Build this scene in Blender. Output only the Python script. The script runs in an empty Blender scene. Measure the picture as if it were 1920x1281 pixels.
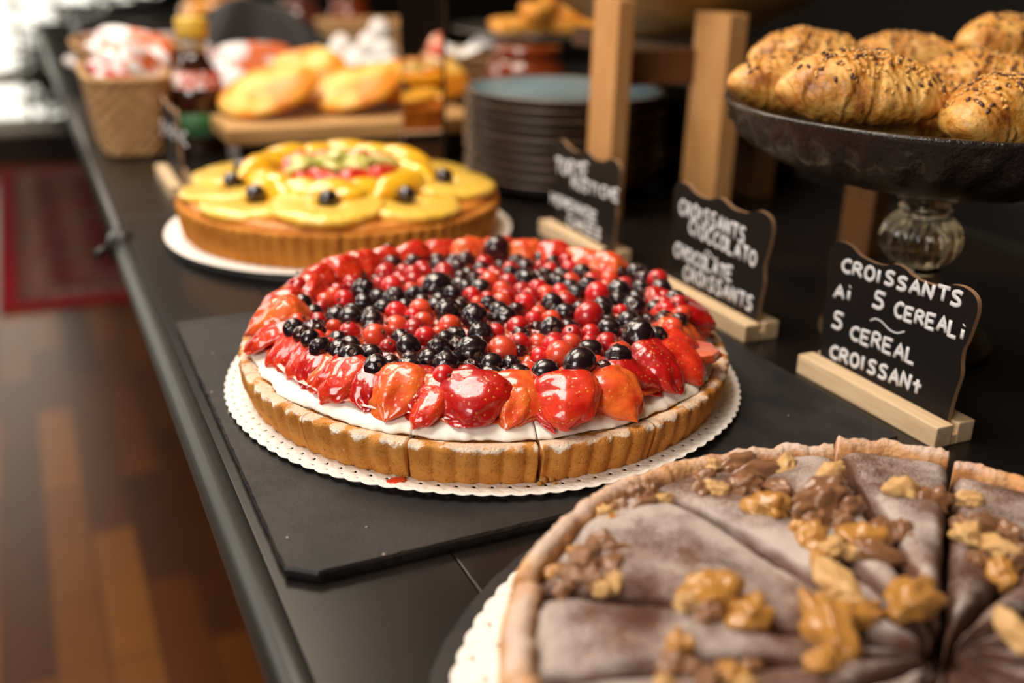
import bpy, bmesh, math, random
import numpy as np
from mathutils import Vector, Matrix, noise

random.seed(7)
S = bpy.context.scene
COL = S.collection
PI = math.pi

# ------------------------------------------------------------------ camera
F_PX = 1896.0
YAW, PITCH, ROLL, CAM_H = .4485, .378, .0251, .25
fw = Vector((math.sin(YAW)*math.cos(PITCH), math.cos(YAW)*math.cos(PITCH), -math.sin(PITCH)))
rt = Vector((math.cos(YAW), -math.sin(YAW), 0))
up = rt.cross(fw)
rt, up = rt*math.cos(ROLL)+up*math.sin(ROLL), up*math.cos(ROLL)-rt*math.sin(ROLL)
CAM = Vector((0, 0, CAM_H))
cd = bpy.data.cameras.new('camera')
cam = bpy.data.objects.new('camera', cd); COL.objects.link(cam)
cam.matrix_world = Matrix(((rt.x, up.x, -fw.x, 0), (rt.y, up.y, -fw.y, 0), (rt.z, up.z, -fw.z, CAM_H), (0, 0, 0, 1)))
cd.sensor_width = 36; cd.lens = F_PX/1920*36
cd.clip_start = .01; cd.clip_end = 50
cd.dof.use_dof = True; cd.dof.focus_distance = .495; cd.dof.aperture_fstop = 3.6; cd.dof.aperture_blades = 9
S.camera = cam

def ray(x, y): return fw+rt*((x-960)/F_PX)-up*((y-640.5)/F_PX)
def at(x, y, z):                      # point of the horizontal plane z seen at photo position x, y
    d = ray(x, y); return CAM+d*((z-CAM_H)/d.z)
def atx(x, y, X):
    d = ray(x, y); return CAM+d*(X/d.x)
def atd(x, y, dep): return CAM+ray(x, y)*dep

# ------------------------------------------------------------------ world, lights, exposure
S.view_settings.view_transform = 'Standard'; S.view_settings.look = 'None'
S.view_settings.gamma = 1; S.view_settings.exposure = 0.70
W = bpy.data.worlds.new('daylight'); S.world = W; W.use_nodes = True
W.node_tree.nodes['Background'].inputs[0].default_value = (1, .96, .82, 1)
W.node_tree.nodes['Background'].inputs[1].default_value = 1.15

def area(name, loc, target, size, power, color, sy=None):
    l = bpy.data.lights.new(name, 'AREA'); l.energy = power; l.color = color; l.size = size
    if sy: l.shape = 'RECTANGLE'; l.size_y = sy
    o = bpy.data.objects.new(name, l); COL.objects.link(o); o.location = loc
    d = Vector(target)-Vector(loc); o.rotation_euler = d.to_track_quat('-Z', 'Y').to_euler()
    return o
area('ceiling_softlight', (-.25, .85, 1.5), (.3, .5, 0), .85, 16, (1, .93, .85))
area('left_fill_light', (-1.9, -.7, 1.1), (.3, .6, 0), 1.2, 24, (1, .94, .86), 1.0)  # added fill from behind the camera; no window there
area('rear_fill_light', (-1.6, 3.2, 1.2), (.2, 1.2, 0), 1.2, 9, (1, .97, .9), 1.0)  # added fill inside the room, imitates daylight from the left
for i, (x, y) in enumerate([(-.1, .9), (.35, 1.25), (-.5, .6), (.3, 1.9), (.1, 1.5), (-.25, .25), (.65, .1), (-.35, 1.2), (.15, .55), (.0, 1.9), (-.6, 1.0), (.45, .75)]):
    l = bpy.data.lights.new('halogen_spot', 'POINT'); l.energy = 1.7; l.color = (1, .62, .28); l.shadow_soft_size = .014
    o = bpy.data.objects.new('halogen_spot', l); COL.objects.link(o); o.location = (x, y, 1.55)

area('far_fill_light', (.0, 2.3, 1.5), (.4, 1.8, 0), .9, 13, (1, .88, .72))  # added fill that brightens the far end of the table
# ------------------------------------------------------------------ node helpers
def node(t, typ, ins=None, **props):
    n = t.nodes.new(typ)
    for k, v in props.items(): setattr(n, k, v)
    for k, v in (ins or {}).items():
        if isinstance(v, bpy.types.NodeSocket): t.links.new(v, n.inputs[k])
        else: n.inputs[k].default_value = v
    return n
def c4(c): return (c[0], c[1], c[2], 1)
def ramp(t, fac, stops):
    n = node(t, 'ShaderNodeValToRGB', {0: fac}); e = n.color_ramp.elements
    while len(e) < len(stops): e.new(.5)
    for el, (p, c) in zip(e, stops): el.position = p; el.color = c4(c) if not isinstance(c, (int, float)) else (c, c, c, 1)
    return n.outputs[0]
def mix(t, f, a, b, typ='MIX'):
    n = node(t, 'ShaderNodeMix', data_type='RGBA', blend_type=typ)
    for s, v in ((n.inputs[0], f), (n.inputs[6], a), (n.inputs[7], b)):
        if isinstance(v, bpy.types.NodeSocket): t.links.new(v, s)
        else: s.default_value = v if isinstance(v, (int, float)) else c4(v)
    return n.outputs[2]
def math_(t, op, a, b=0.0, clamp=False):
    n = node(t, 'ShaderNodeMath', {0: a, 1: b}, operation=op, use_clamp=clamp); return n.outputs[0]
MATS = {}
def M(name, base=(.5, .5, .5), rough=.5, metal=0, col2=None, ns=50, nd=4, lo=.4, hi=.6, bump=0, bs=200, bd=.001,
      coat=0, crough=.05, sss=0, sssc=None, sssr=.004, trans=0, ior=1.45, spec=.5, vary=0, coord='Object', aniso=(1, 1, 1), extra=None, sheen=0):
    m = bpy.data.materials.new(name); m.use_nodes = True; t = m.node_tree; p = t.nodes['Principled BSDF']
    tc = node(t, 'ShaderNodeTexCoord'); mp = node(t, 'ShaderNodeMapping', {'Vector': tc.outputs[coord], 'Scale': aniso}); v = mp.outputs[0]
    col = None
    if col2 is not None:
        nz = node(t, 'ShaderNodeTexNoise', {'Vector': v, 'Scale': ns, 'Detail': nd, 'Roughness': .6})
        col = ramp(t, nz.outputs[0], [(lo, base), (hi, col2)])
    hgt = None
    if bump:
        nb = node(t, 'ShaderNodeTexNoise', {'Vector': v, 'Scale': bs, 'Detail': 3, 'Roughness': .6}); hgt = nb.outputs[0]
    p.inputs['Base Color'].default_value = c4(base)
    if extra:
        r = extra(t, v, col if col is not None else c4(base), hgt, p)
        if r is not None:
            if r[0] is not None: col = r[0]
            if r[1] is not None: hgt = r[1]
    if vary:
        oi = node(t, 'ShaderNodeObjectInfo')
        val = math_(t, 'ADD', math_(t, 'MULTIPLY', oi.outputs['Random'], vary), 1-vary/2)
        src = col if col is not None else None
        hs = node(t, 'ShaderNodeHueSaturation', {'Value': val})
        if src is not None: t.links.new(src, hs.inputs['Color'])
        else: hs.inputs['Color'].default_value = c4(base)
        col = hs.outputs[0]
    if col is not None and isinstance(col, bpy.types.NodeSocket): t.links.new(col, p.inputs['Base Color'])
    if hgt is not None:
        b = node(t, 'ShaderNodeBump', {'Height': hgt, 'Strength': min(1, bump if bump else 1), 'Distance': bd}); t.links.new(b.outputs[0], p.inputs['Normal'])
    p.inputs['Roughness'].default_value = rough; p.inputs['Metallic'].default_value = metal
    p.inputs['Coat Weight'].default_value = coat; p.inputs['Coat Roughness'].default_value = crough
    p.inputs['Subsurface Weight'].default_value = sss; p.inputs['Subsurface Scale'].default_value = sssr
    if sssc: p.inputs['Subsurface Radius'].default_value = sssc
    p.inputs['Transmission Weight'].default_value = trans; p.inputs['IOR'].default_value = ior
    p.inputs['Specular IOR Level'].default_value = spec
    if sheen: p.inputs['Sheen Weight'].default_value = sheen
    MATS[name] = m
    return m

# ------------------------------------------------------------------ mesh helpers
def mesh(name, V, F, mats, parent=None, smooth=True, loc=(0, 0, 0), rot=(0, 0, 0), scl=None, mi=None):
    me = bpy.data.meshes.new(name); me.from_pydata([tuple(map(float, v)) for v in V], [], [tuple(map(int, f)) for f in F])
    if not isinstance(mats, (list, tuple)): mats = [mats]
    for m in mats: me.materials.append(m)
    if mi is not None: me.polygons.foreach_set('material_index', mi)
    me.polygons.foreach_set('use_smooth', [smooth]*len(me.polygons))
    bm = bmesh.new(); bm.from_mesh(me); bmesh.ops.recalc_face_normals(bm, faces=bm.faces); bm.to_mesh(me); bm.free()
    me.update()
    o = bpy.data.objects.new(name, me); COL.objects.link(o); o.parent = parent
    o.location = loc; o.rotation_euler = rot
    if scl: o.scale = scl
    return o
def lathe(prof, n=64, rf=None):
    V = []; F = []; rings = []
    for (r, z) in prof:
        if r < 1e-6: rings.append([len(V)]); V.append((0, 0, z)); continue
        ids = []
        for k in range(n):
            a = 2*PI*k/n; q = rf(a, r, z) if rf else r
            ids.append(len(V)); V.append((q*math.cos(a), q*math.sin(a), z))
        rings.append(ids)
    for i in range(len(rings)-1):
        A, B = rings[i], rings[i+1]
        for k in range(n):
            l = (k+1) % n
            if len(A) == 1 and len(B) == 1: break
            if len(A) == 1: F.append((A[0], B[k], B[l]))
            elif len(B) == 1: F.append((A[k], A[l], B[0]))
            else: F.append((A[k], A[l], B[l], B[k]))
    return V, F
def boxm(x0, x1, y0, y1, z0, z1, bev=.001, seg=2):
    bm = bmesh.new(); bmesh.ops.create_cube(bm, size=1)
    for v in bm.verts: v.co = Vector((x0+(v.co.x+.5)*(x1-x0), y0+(v.co.y+.5)*(y1-y0), z0+(v.co.z+.5)*(z1-z0)))
    if bev: bmesh.ops.bevel(bm, geom=bm.edges[:], offset=bev, segments=seg, affect='EDGES', profile=.6)
    bm.verts.index_update(); V = [tuple(v.co) for v in bm.verts]; F = [tuple(v.index for v in f.verts) for f in bm.faces]; bm.free()
    return V, F
def box(name, x0, x1, y0, y1, z0, z1, m, parent=None, bev=.001, **k):
    V, F = boxm(x0, x1, y0, y1, z0, z1, bev); return mesh(name, V, F, m, parent, smooth=False, **k)
def tubem(P, rad, n=10, cap=True):
    P = [Vector(p) for p in P]; V = []; F = []; N = len(P); prev = None
    for i, p in enumerate(P):
        d = (P[min(i+1, N-1)]-P[max(i-1, 0)]).normalized()
        a = prev if prev is not None else (Vector((0, 0, 1)) if abs(d.z) < .9 else Vector((1, 0, 0)))
        s = (a-d*a.dot(d)).normalized(); prev = s; q = d.cross(s)
        r = rad(i/(N-1)) if callable(rad) else rad
        for k in range(n):
            t = 2*PI*k/n; V.append(tuple(p+s*(r*math.cos(t))+q*(r*math.sin(t))))
    for i in range(N-1):
        for k in range(n):
            l = (k+1) % n; F.append((i*n+k, i*n+l, (i+1)*n+l, (i+1)*n+k))
    if cap: F.append(tuple(range(n))[::-1]); F.append(tuple((N-1)*n+k for k in range(n)))
    return V, F
def join(parts):
    V = []; F = []
    for v, f in parts:
        o = len(V); V += [tuple(x) for x in v]; F += [tuple(i+o for i in q) for q in f]
    return V, F
def xf(vf, loc=(0, 0, 0), rot=(0, 0, 0), scl=(1, 1, 1)):
    from mathutils import Euler
    m = Matrix.Translation(loc) @ Euler(rot).to_matrix().to_4x4() @ Matrix.Diagonal((*scl, 1))
    return [tuple(m @ Vector(v)) for v in vf[0]], vf[1]
_ico = {}
def ico(sub, fn=None):
    if sub not in _ico:
        bm = bmesh.new(); bmesh.ops.create_icosphere(bm, subdivisions=sub, radius=1); bm.verts.index_update()
        _ico[sub] = ([v.co.copy() for v in bm.verts], [tuple(v.index for v in f.verts) for f in bm.faces]); bm.free()
    V, F = _ico[sub]
    return [tuple(fn(v)) if fn else tuple(v) for v in V], F
def nz(p, s, seed=0): return noise.noise(Vector((p[0]*s+seed*17.3, p[1]*s-seed*5.1, p[2]*s+seed*3.7)))
def tag(o, label, cat, group=None, kind=None):
    o['label'] = label; o['category'] = cat
    if group: o['group'] = group
    if kind: o['kind'] = kind
    return o
def thing(name, label, cat, loc, rz=0, group=None):
    o = bpy.data.objects.new(name, None); COL.objects.link(o); o.location = loc; o.rotation_euler = (0, 0, rz)
    o.empty_display_size = .02
    return tag(o, label, cat, group)
def struct(o): o['kind'] = 'structure'; return o
def stuff(o): o['kind'] = 'stuff'; return o
def inst(src, name, parent, loc, rot=(0, 0, 0), scl=(1, 1, 1), m=None):
    o = src.copy(); o.name = name; o.parent = parent; COL.objects.link(o) if o.name not in COL.objects else None
    o.location = loc; o.rotation_euler = rot; o.scale = scl
    return o
class Proto:                              # mesh datablock that only copies use
    def __init__(s, name, V, F, mats, smooth=True, mi=None):
        o = mesh(name, V, F, mats, None, smooth, mi=mi); s.me = o.data; bpy.data.objects.remove(o)
    def put(s, name, parent, loc, rot=(0, 0, 0), scl=(1, 1, 1)):
        o = bpy.data.objects.new(name, s.me); COL.objects.link(o); o.parent = parent
        o.location = loc; o.rotation_euler = rot; o.scale = scl if isinstance(scl, tuple) else (scl,)*3
        return o

# ------------------------------------------------------------------ materials
def pores(t, v, col, h, p):                       # baked shortcrust: fine crumb, pores, darker base, cream smears near the top rim
    vo = node(t, 'ShaderNodeTexVoronoi', {'Vector': v, 'Scale': 620.0})
    n1 = node(t, 'ShaderNodeTexNoise', {'Vector': v, 'Scale': 260.0, 'Detail': 6, 'Roughness': .75})
    pit = ramp(t, vo.outputs[0], [(.12, 0.0), (.42, 1.0)])
    hh = math_(t, 'ADD', math_(t, 'MULTIPLY', pit, .35), n1.outputs[0])
    c = mix(t, ramp(t, n1.outputs[0], [(.3, 1.0), (.46, 0.0)]), col, (.27, .105, .018))
    return c, hh
def pores_cream(t, v, col, h, p):
    c, hh = pores(t, v, col, h, p)
    sx = node(t, 'ShaderNodeSeparateXYZ', {0: v})
    n2 = node(t, 'ShaderNodeTexNoise', {'Vector': v, 'Scale': 105.0, 'Detail': 5, 'Roughness': .62})
    zz = math_(t, 'ADD', math_(t, 'MULTIPLY', math_(t, 'SUBTRACT', sx.outputs[2], .0190), 48.0), n2.outputs[0])
    f = ramp(t, zz, [(.57, 0.0), (.66, 1.0)])
    n3 = node(t, 'ShaderNodeTexNoise', {'Vector': v, 'Scale': 190.0, 'Detail': 2})
    g = ramp(t, n3.outputs[0], [(.745, 0.0), (.76, 1.0)])
    lo_ = ramp(t, math_(t, 'MULTIPLY', math_(t, 'SUBTRACT', sx.outputs[2], .0206), 500.0), [(.0, 1.0), (.8, .5)])
    return mix(t, math_(t, 'MAXIMUM', math_(t, 'MULTIPLY', f, lo_), g), c, (.93, .86, .74)), hh
m_crust = M('shortcrust_with_cream_smears', (.50, .19, .030), .75, col2=(.66, .30, .065), ns=45, lo=.35, hi=.65, bump=.7, bd=.0012, sss=.08, sssr=.002, extra=pores_cream, spec=.25)
m_crust2 = M('shortcrust_dark_golden', (.46, .15, .015), .7, col2=(.62, .25, .035), ns=45, lo=.35, hi=.65, bump=.6, bd=.001, extra=pores, spec=.25)
m_crumb = M('crust_crumb', (.62, .33, .10), .85, col2=(.40, .17, .04), ns=300, bump=.8, bs=700, bd=.001)
m_cream = M('whipped_cream', (.93, .88, .80), .45, bump=.35, bs=70, bd=.002, sss=.25, sssr=.004, sssc=(1, .8, .6), col2=(.90, .82, .72), ns=40, coat=.15, crough=.3)
m_custard = M('baked_custard_edge', (.50, .16, .018), .45, col2=(.66, .26, .035), ns=60, bump=.3, bs=80, bd=.001, coat=.12, crough=.3)
def seeds(t, v, col, h, p):
    vo = node(t, 'ShaderNodeTexVoronoi', {'Vector': v, 'Scale': 330.0, 'Randomness': .55})
    n2 = node(t, 'ShaderNodeTexNoise', {'Vector': v, 'Scale': 110.0, 'Detail': 2})
    spot = ramp(t, vo.outputs[0], [(.10, 1.0), (.2, 0.0)])
    dim = ramp(t, vo.outputs[0], [(.0, .35), (.35, 1.0)])
    c = mix(t, spot, col, (.72, .32, .05))
    return c, math_(t, 'ADD', math_(t, 'MULTIPLY', dim, .8), math_(t, 'MULTIPLY', n2.outputs[0], 1.2))
def berry_m(name, a, b, **k): return M(name, a, .3, col2=b, coat=1, crough=.045, **k)
m_str = [berry_m('glazed_strawberry', (.56, .011, .008), (.76, .055, .014), ns=55, lo=.35, hi=.65, bump=.5, bd=.0009, sss=.25, sssr=.006, sssc=(1, .25, .1), extra=seeds),
         berry_m('glazed_strawberry_orange', (.68, .045, .012), (.86, .17, .03), ns=55, lo=.35, hi=.6, bump=.5, bd=.0009, sss=.3, sssr=.006, sssc=(1, .35, .1), extra=seeds),
         berry_m('glazed_strawberry_dark', (.38, .003, .005), (.58, .014, .009), ns=55, lo=.35, hi=.65, bump=.5, bd=.0009, sss=.2, sssr=.006, sssc=(1, .2, .1), extra=seeds)]
def cutface(t, v, col, h, p):
    w = node(t, 'ShaderNodeTexWave', {'Vector': v, 'Scale': 130.0, 'Distortion': 4.0}, wave_type='RINGS')
    return mix(t, math_(t, 'MULTIPLY', w.outputs[1], .5), col, (.95, .42, .25)), h
m_strcut = berry_m('strawberry_cut_flesh', (.80, .07, .035), (.85, .16, .08), ns=60, sss=.4, sssc=(1, .4, .3), extra=cutface)
m_red = berry_m('glazed_redcurrant', (.46, .003, .008), (.62, .018, .014), ns=120, lo=.35, hi=.7, sss=.5, sssr=.004, sssc=(1, .2, .1), bump=.15, bs=160, bd=.0005, vary=.6)
m_red2 = berry_m('glazed_redcurrant_orange', (.66, .035, .018), (.78, .11, .03), ns=120, lo=.35, hi=.7, sss=.5, sssr=.004, sssc=(1, .3, .1), bump=.15, bs=160, bd=.0005, vary=.2)
m_blue = berry_m('glazed_blueberry', (.006, .004, .008), (.02, .005, .008), ns=90, bump=.06, bs=110, bd=.0004)
m_black = berry_m('glazed_blackcurrant', (.012, .002, .004), (.05, .006, .007), ns=120, bump=.06, bs=120, bd=.0004)
m_calyx = M('dried_calyx', (.05, .025, .015), .6, col2=(.16, .08, .04), ns=400)
m_glaze = berry_m('fruit_glaze', (.22, .006, .006), (.70, .10, .02), ns=85, nd=5, lo=.38, hi=.62, sss=.35, sssr=.005, sssc=(1, .3, .1), bump=.4, bs=140, bd=.0015)
def paper(t, v, col, h, p):
    w1 = node(t, 'ShaderNodeTexVoronoi', {'Vector': v, 'Scale': 420.0}, feature='F1')
    return None, w1.outputs[0]
m_paper = M('white_lace_paper', (.88, .84, .78), .8, bump=.5, bd=.0005, extra=paper, spec=.2)
def slate(t, v, col, h, p):
    n1 = node(t, 'ShaderNodeTexNoise', {'Vector': v, 'Scale': 240.0, 'Detail': 8, 'Roughness': .7})
    n2 = node(t, 'ShaderNodeTexNoise', {'Vector': v, 'Scale': 14.0, 'Detail': 3})
    vo = node(t, 'ShaderNodeTexVoronoi', {'Vector': v, 'Scale': 95.0})
    s = ramp(t, vo.outputs[0], [(.04, 1.0), (.055, 0.0)])
    g = ramp(t, node(t, 'ShaderNodeTexNoise', {'Vector': v, 'Scale': 30.0}).outputs[0], [(.5, 0.0), (.53, 1.0)])
    c = mix(t, math_(t, 'MULTIPLY', s, g), col, (.6, .52, .42))
    return c, math_(t, 'ADD', n1.outputs[0], math_(t, 'MULTIPLY', n2.outputs[0], 2.5))
m_slate = M('black_slate', (.012, .012, .013), .48, col2=(.022, .021, .021), ns=30, bump=.35, bd=.0006, extra=slate, spec=.35)
m_top = M('black_table_laminate', (.006, .005, .0045), .28, col2=(.010, .008, .007), ns=6, bump=.05, bs=900, bd=.0003, spec=.5)
m_rail = M('black_painted_rail', (.013, .013, .011), .38, bump=.05, bs=300, bd=.0003, spec=.6)
m_blackmet = M('dark_metal', (.02, .02, .02), .35, metal=.6)
def wood(t, v, col, h, p):
    w = node(t, 'ShaderNodeTexNoise', {'Vector': v, 'Scale': 40.0, 'Detail': 5, 'Roughness': .6})
    return None, w.outputs[0]
m_pale = M('pale_beech_wood', (.62, .43, .24), .5, col2=(.76, .58, .37), ns=60, aniso=(6, .5, 6), lo=.3, hi=.7, bump=.15, bd=.0004, extra=wood, spec=.3)
m_leg = M('light_oak_wood', (.50, .24, .08), .5, col2=(.62, .33, .13), ns=50, aniso=(6, 6, .4), lo=.3, hi=.7, bump=.1, bs=200, bd=.0004, spec=.3)
m_boardwood = M('chopping_board_wood', (.50, .28, .10), .5, col2=(.62, .38, .16), ns=22, aniso=(.6, 6, 6), lo=.3, hi=.7, bump=.1, bs=200, bd=.0004, spec=.3)
m_legshade = M('shaded_oak_wood', (.085, .034, .009), .5, col2=(.13, .055, .016), ns=30, aniso=(.6, 6, 6), lo=.3, hi=.7)  # riser wood with its shade put into the colour
m_chalkb = M('blackboard_face', (.007, .006, .006), .5, spec=.25)
m_ply = M('plywood_edge', (.30, .17, .09), .6)
m_chalk = M('white_chalk_ink', (.68, .68, .70), .8)
m_floorw = None
# ------------------------------------------------------------------ room
def parquet(t, v, col, h, p):
    mp = node(t, 'ShaderNodeMapping', {'Vector': v, 'Rotation': (0, 0, PI/2)})
    br = node(t, 'ShaderNodeTexBrick', {'Vector': mp.outputs[0], 'Color1': (0, 0, 0, 1), 'Color2': (1, 1, 1, 1), 'Mortar': (.0, .0, .0, 1), 'Scale': 1.0,
              'Mortar Size': .002, 'Bias': 0.0, 'Brick Width': .38, 'Row Height': .072})
    n1 = node(t, 'ShaderNodeTexNoise', {'Vector': v, 'Scale': 14.0, 'Detail': 6})
    s = math_(t, 'ADD', math_(t, 'MULTIPLY', br.outputs[0], .75), math_(t, 'MULTIPLY', n1.outputs[0], .25))
    return ramp(t, s, [(.08, (.05, .014, .003)), (.4, (.10, .028, .004)), (.7, (.15, .047, .006)), (.95, (.24, .082, .011))]), None
m_floor = M('brown_parquet', (.12, .04, .01), .30, extra=parquet, spec=.6, coat=0)
def rug(t, v, col, h, p):
    sx = node(t, 'ShaderNodeSeparateXYZ', {0: v})
    ax = math_(t, 'SUBTRACT', .85, math_(t, 'ABSOLUTE', sx.outputs[0])); ay = math_(t, 'SUBTRACT', .97, math_(t, 'ABSOLUTE', sx.outputs[1]))
    d = math_(t, 'MINIMUM', ax, ay)
    vo = node(t, 'ShaderNodeTexVoronoi', {'Vector': v, 'Scale': 16.0}, distance='MANHATTAN')
    vo2 = node(t, 'ShaderNodeTexVoronoi', {'Vector': v, 'Scale': 30.0}, distance='CHEBYCHEV')
    bands = ramp(t, d, [(0.0, (.30, .010, .014)), (.045, (.30, .010, .014)), (.05, (.09, .035, .03)), (.10, (.34, .24, .16)), (.17, (.06, .012, .012)), (.24, (.26, .16, .10)), (.30, (.05, .012, .014))])
    bands.node.color_ramp.interpolation = 'LINEAR'
    pat = ramp(t, vo.outputs[0], [(.25, (.34, .24, .16)), (.38, (.03, .015, .02)), (.6, (.18, .02, .02))])
    inn = ramp(t, d, [(.05, 0.0), (.07, .55)])
    c = mix(t, inn, bands, pat)
    return mix(t, math_(t, 'MULTIPLY', ramp(t, vo2.outputs[0], [(.3, 1.0), (.45, 0.0)]), .35), c, (.02, .012, .02)), None
m_rug = M('persian_rug_pile', (.2, .02, .02), .95, extra=rug, spec=.1)
m_wall = M('dark_plaster', (.004, .003, .0022), .85)
m_plinth = M('dark_brown_plinth', (.035, .026, .024), .5)
m_ceil = M('ceiling_paint', (.17, .115, .075), .9)
m_frame = M('white_painted_lattice', (.80, .77, .66), .5)
m_blocker = M('dark_blocker', (.004, .004, .003), .95)

FZ = -.75
struct(box('floor', -2.6, 2.6, -1.8, 5.3, FZ-.05, FZ, m_floor, bev=0))
struct(box('ceiling', -2.6, 2.6, -1.8, 5.3, 2.0, 2.05, m_ceil, bev=0))
struct(box('wall_left', -2.65, -2.6, -1.8, 5.3, FZ, 2.0, m_wall, bev=0))
struct(box('wall_right', 2.6, 2.65, -1.8, 5.3, FZ, 2.0, m_wall, bev=0))
struct(box('wall_back', -2.6, 2.6, -1.85, -1.8, FZ, 2.0, m_wall, bev=0))
YW = 5.2; WX0, WX1, WZ0, WZ1 = -1.7, .70, -.60, 1.5
V, F = join([boxm(-2.6, WX0, YW, YW+.1, FZ, 2.0, 0), boxm(WX1, 2.6, YW, YW+.1, FZ, 2.0, 0), boxm(WX0, WX1, YW, YW+.1, FZ, WZ0, 0), boxm(WX0, WX1, YW, YW+.1, WZ1, 2.0, 0)])
struct(mesh('wall_far', V, F, m_wall, smooth=False))
struct(box('baseboard_far', -2.6, 2.6, YW-.03, YW-.001, FZ, WZ0-.03, m_plinth))
win = bpy.data.objects.new('window_1', None); COL.objects.link(win); win.location = (0, YW, 0); struct(win)
bars = []
x = WX0
k = 0
while x < WX1+.001:
    bars.append(boxm(x-.010, x+.010, .03, .07, WZ0, WZ1, 0)); x += (WX1-WX0)/14
for k in range(21):
    z = WZ0+(WZ1-WZ0)*k/20; hw = .03 if k in (0, 2) else .008
    bars.append(boxm(WX0, WX1, .035, .065, z-hw, z+hw, 0))
V, F = join(bars); mesh('window_lattice', V, F, m_frame, win, smooth=False)
box('window_sill', WX0, WX1, -.04, .02, WZ0-.03, WZ0, m_frame, win)
m_blocker2 = M('dark_blocker_cloth', (.006, .005, .004), .95)
V = []; F = []; nx, nzz = 50, 12
for j in range(nzz):
    for i in range(nx): V.append((.02+.78*i/(nx-1), YW-.12+.022*math.sin(i*1.1+.2*j), 1.55-1.50*j/(nzz-1)))
for j in range(nzz-1):
    for i in range(nx-1): F.append((j*nx+i, j*nx+i+1, (j+1)*nx+i+1, (j+1)*nx+i))
o = mesh('light_blocker', V, F, m_blocker2); o.modifiers.new('t', 'SOLIDIFY').thickness = .008  # added out of view to block window light and its reflections
tag(o, 'added dark sheet blocking light at the upper right of the latticed window', 'light_blocker')
# dark leafy plant standing in front of the window
m_leaf = M('dark_green_leaf', (.006, .010, .003), .6, col2=(.016, .026, .008), ns=12)
m_pot = M('black_plant_pot', (.012, .011, .010), .5)
pl_ = thing('potted_plant', 'dark bushy potted plant standing before the bright latticed window', 'plant', (.60, 4.78, FZ+.0125))
V, F = lathe([(0, 0), (.13, 0), (.17, .22), (.18, .24), (.165, .24), (.15, .20), (0, .20)], 40); mesh('plant_pot', V, F, m_pot, pl_)
V, F = tubem([(0, 0, .18), (.01, 0, .35), (-.01, .01, .5)], .018, 8); mesh('stem', V, F, m_pot, pl_)
rl_ = random.Random(9); V = []; F = []
for q in range(2400):
    th = rl_.uniform(0, 2*PI); ph = math.acos(rl_.uniform(-.95, 1)); rr = rl_.uniform(.55, 1)**.5
    c = Vector((.58*rr*math.sin(ph)*math.cos(th), .22*rr*math.sin(ph)*math.sin(th), .42+.33*rr*math.cos(ph)))
    d = Vector((math.cos(th), math.sin(th), rl_.uniform(-.8, .6))).normalized(); w = d.cross(Vector((0, 0, 1))).normalized()*rl_.uniform(.025, .04); L = rl_.uniform(.09, .14)
    b = len(V); V += [tuple(c), tuple(c+d*L*.45+w), tuple(c+d*L), tuple(c+d*L*.45-w+Vector((0, 0, .01)))]; F += [(b, b+1, b+2), (b, b+2, b+3)]
mesh('foliage', V, F, m_leaf, pl_)
V, F = boxm(-.85, .85, -.97, .97, 0, .012, .004); o = mesh('persian_rug', V, F, m_rug, smooth=False, loc=(.705, 3.95, FZ))
tag(o, 'red and beige patterned oriental rug lying on the brown parquet floor', 'rug')
# ------------------------------------------------------------------ buffet table
tb = thing('buffet_table', 'long black buffet table with a rounded edge rail, carrying the cakes', 'table', (.43, 1.0, FZ))
def tpart(name, a, b, c, d, e, f, m, bev=.0015):
    return box(name, a-.43, b-.43, c-1.0, d-1.0, e-FZ, f-FZ, m, tb, bev)
for (a, b) in ((.066, .1413), (.1421, .79)):
    for (c, d) in ((-.5, .9867), (.9873, 3.3)):
        tpart('table_panel', a, b, c, d, -.018, 0, m_top, .0004)
tpart('table_frame', .16, .785, -.48, 3.28, -.07, -.019, m_wall)
tpart('underlay', .07, .785, -.48, 3.28, -.0188, -.0181, m_wall, 0)
tpart('rear_rail', .792, .806, -.5, 3.3, -.03, .004, m_rail, .003)
for (c, d) in ((-.5, .925), (.933, 3.3)):
    V, F = tubem([(.0615-.43, c-1, -.0105-FZ), (.0615-.43, d-1, -.0115-FZ)], .0098, 24); o = mesh('edge_rail', V, F, m_rail, tb)
    for p in o.data.polygons:
        if len(p.vertices) > 6: p.use_smooth = False
V, F = tubem([(.0615-.43, .915-1, -.0105-FZ), (.0615-.43, .943-1, -.0115-FZ)], .0135, 20); mesh('rail_connector', V, F, m_blackmet, tb)
V, F = tubem([(.047-.43, .93-1, -.012-FZ), (.036-.43, .93-1, -.018-FZ)], .004, 12); mesh('connector_bolt', V, F, m_rail, tb)
for x in (.34, .70):
    for y in (-.4, 1.0, 2.2, 3.2): tpart('leg', x-.02, x+.02, y-.02, y+.02, FZ, -.071, m_blackmet)

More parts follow.
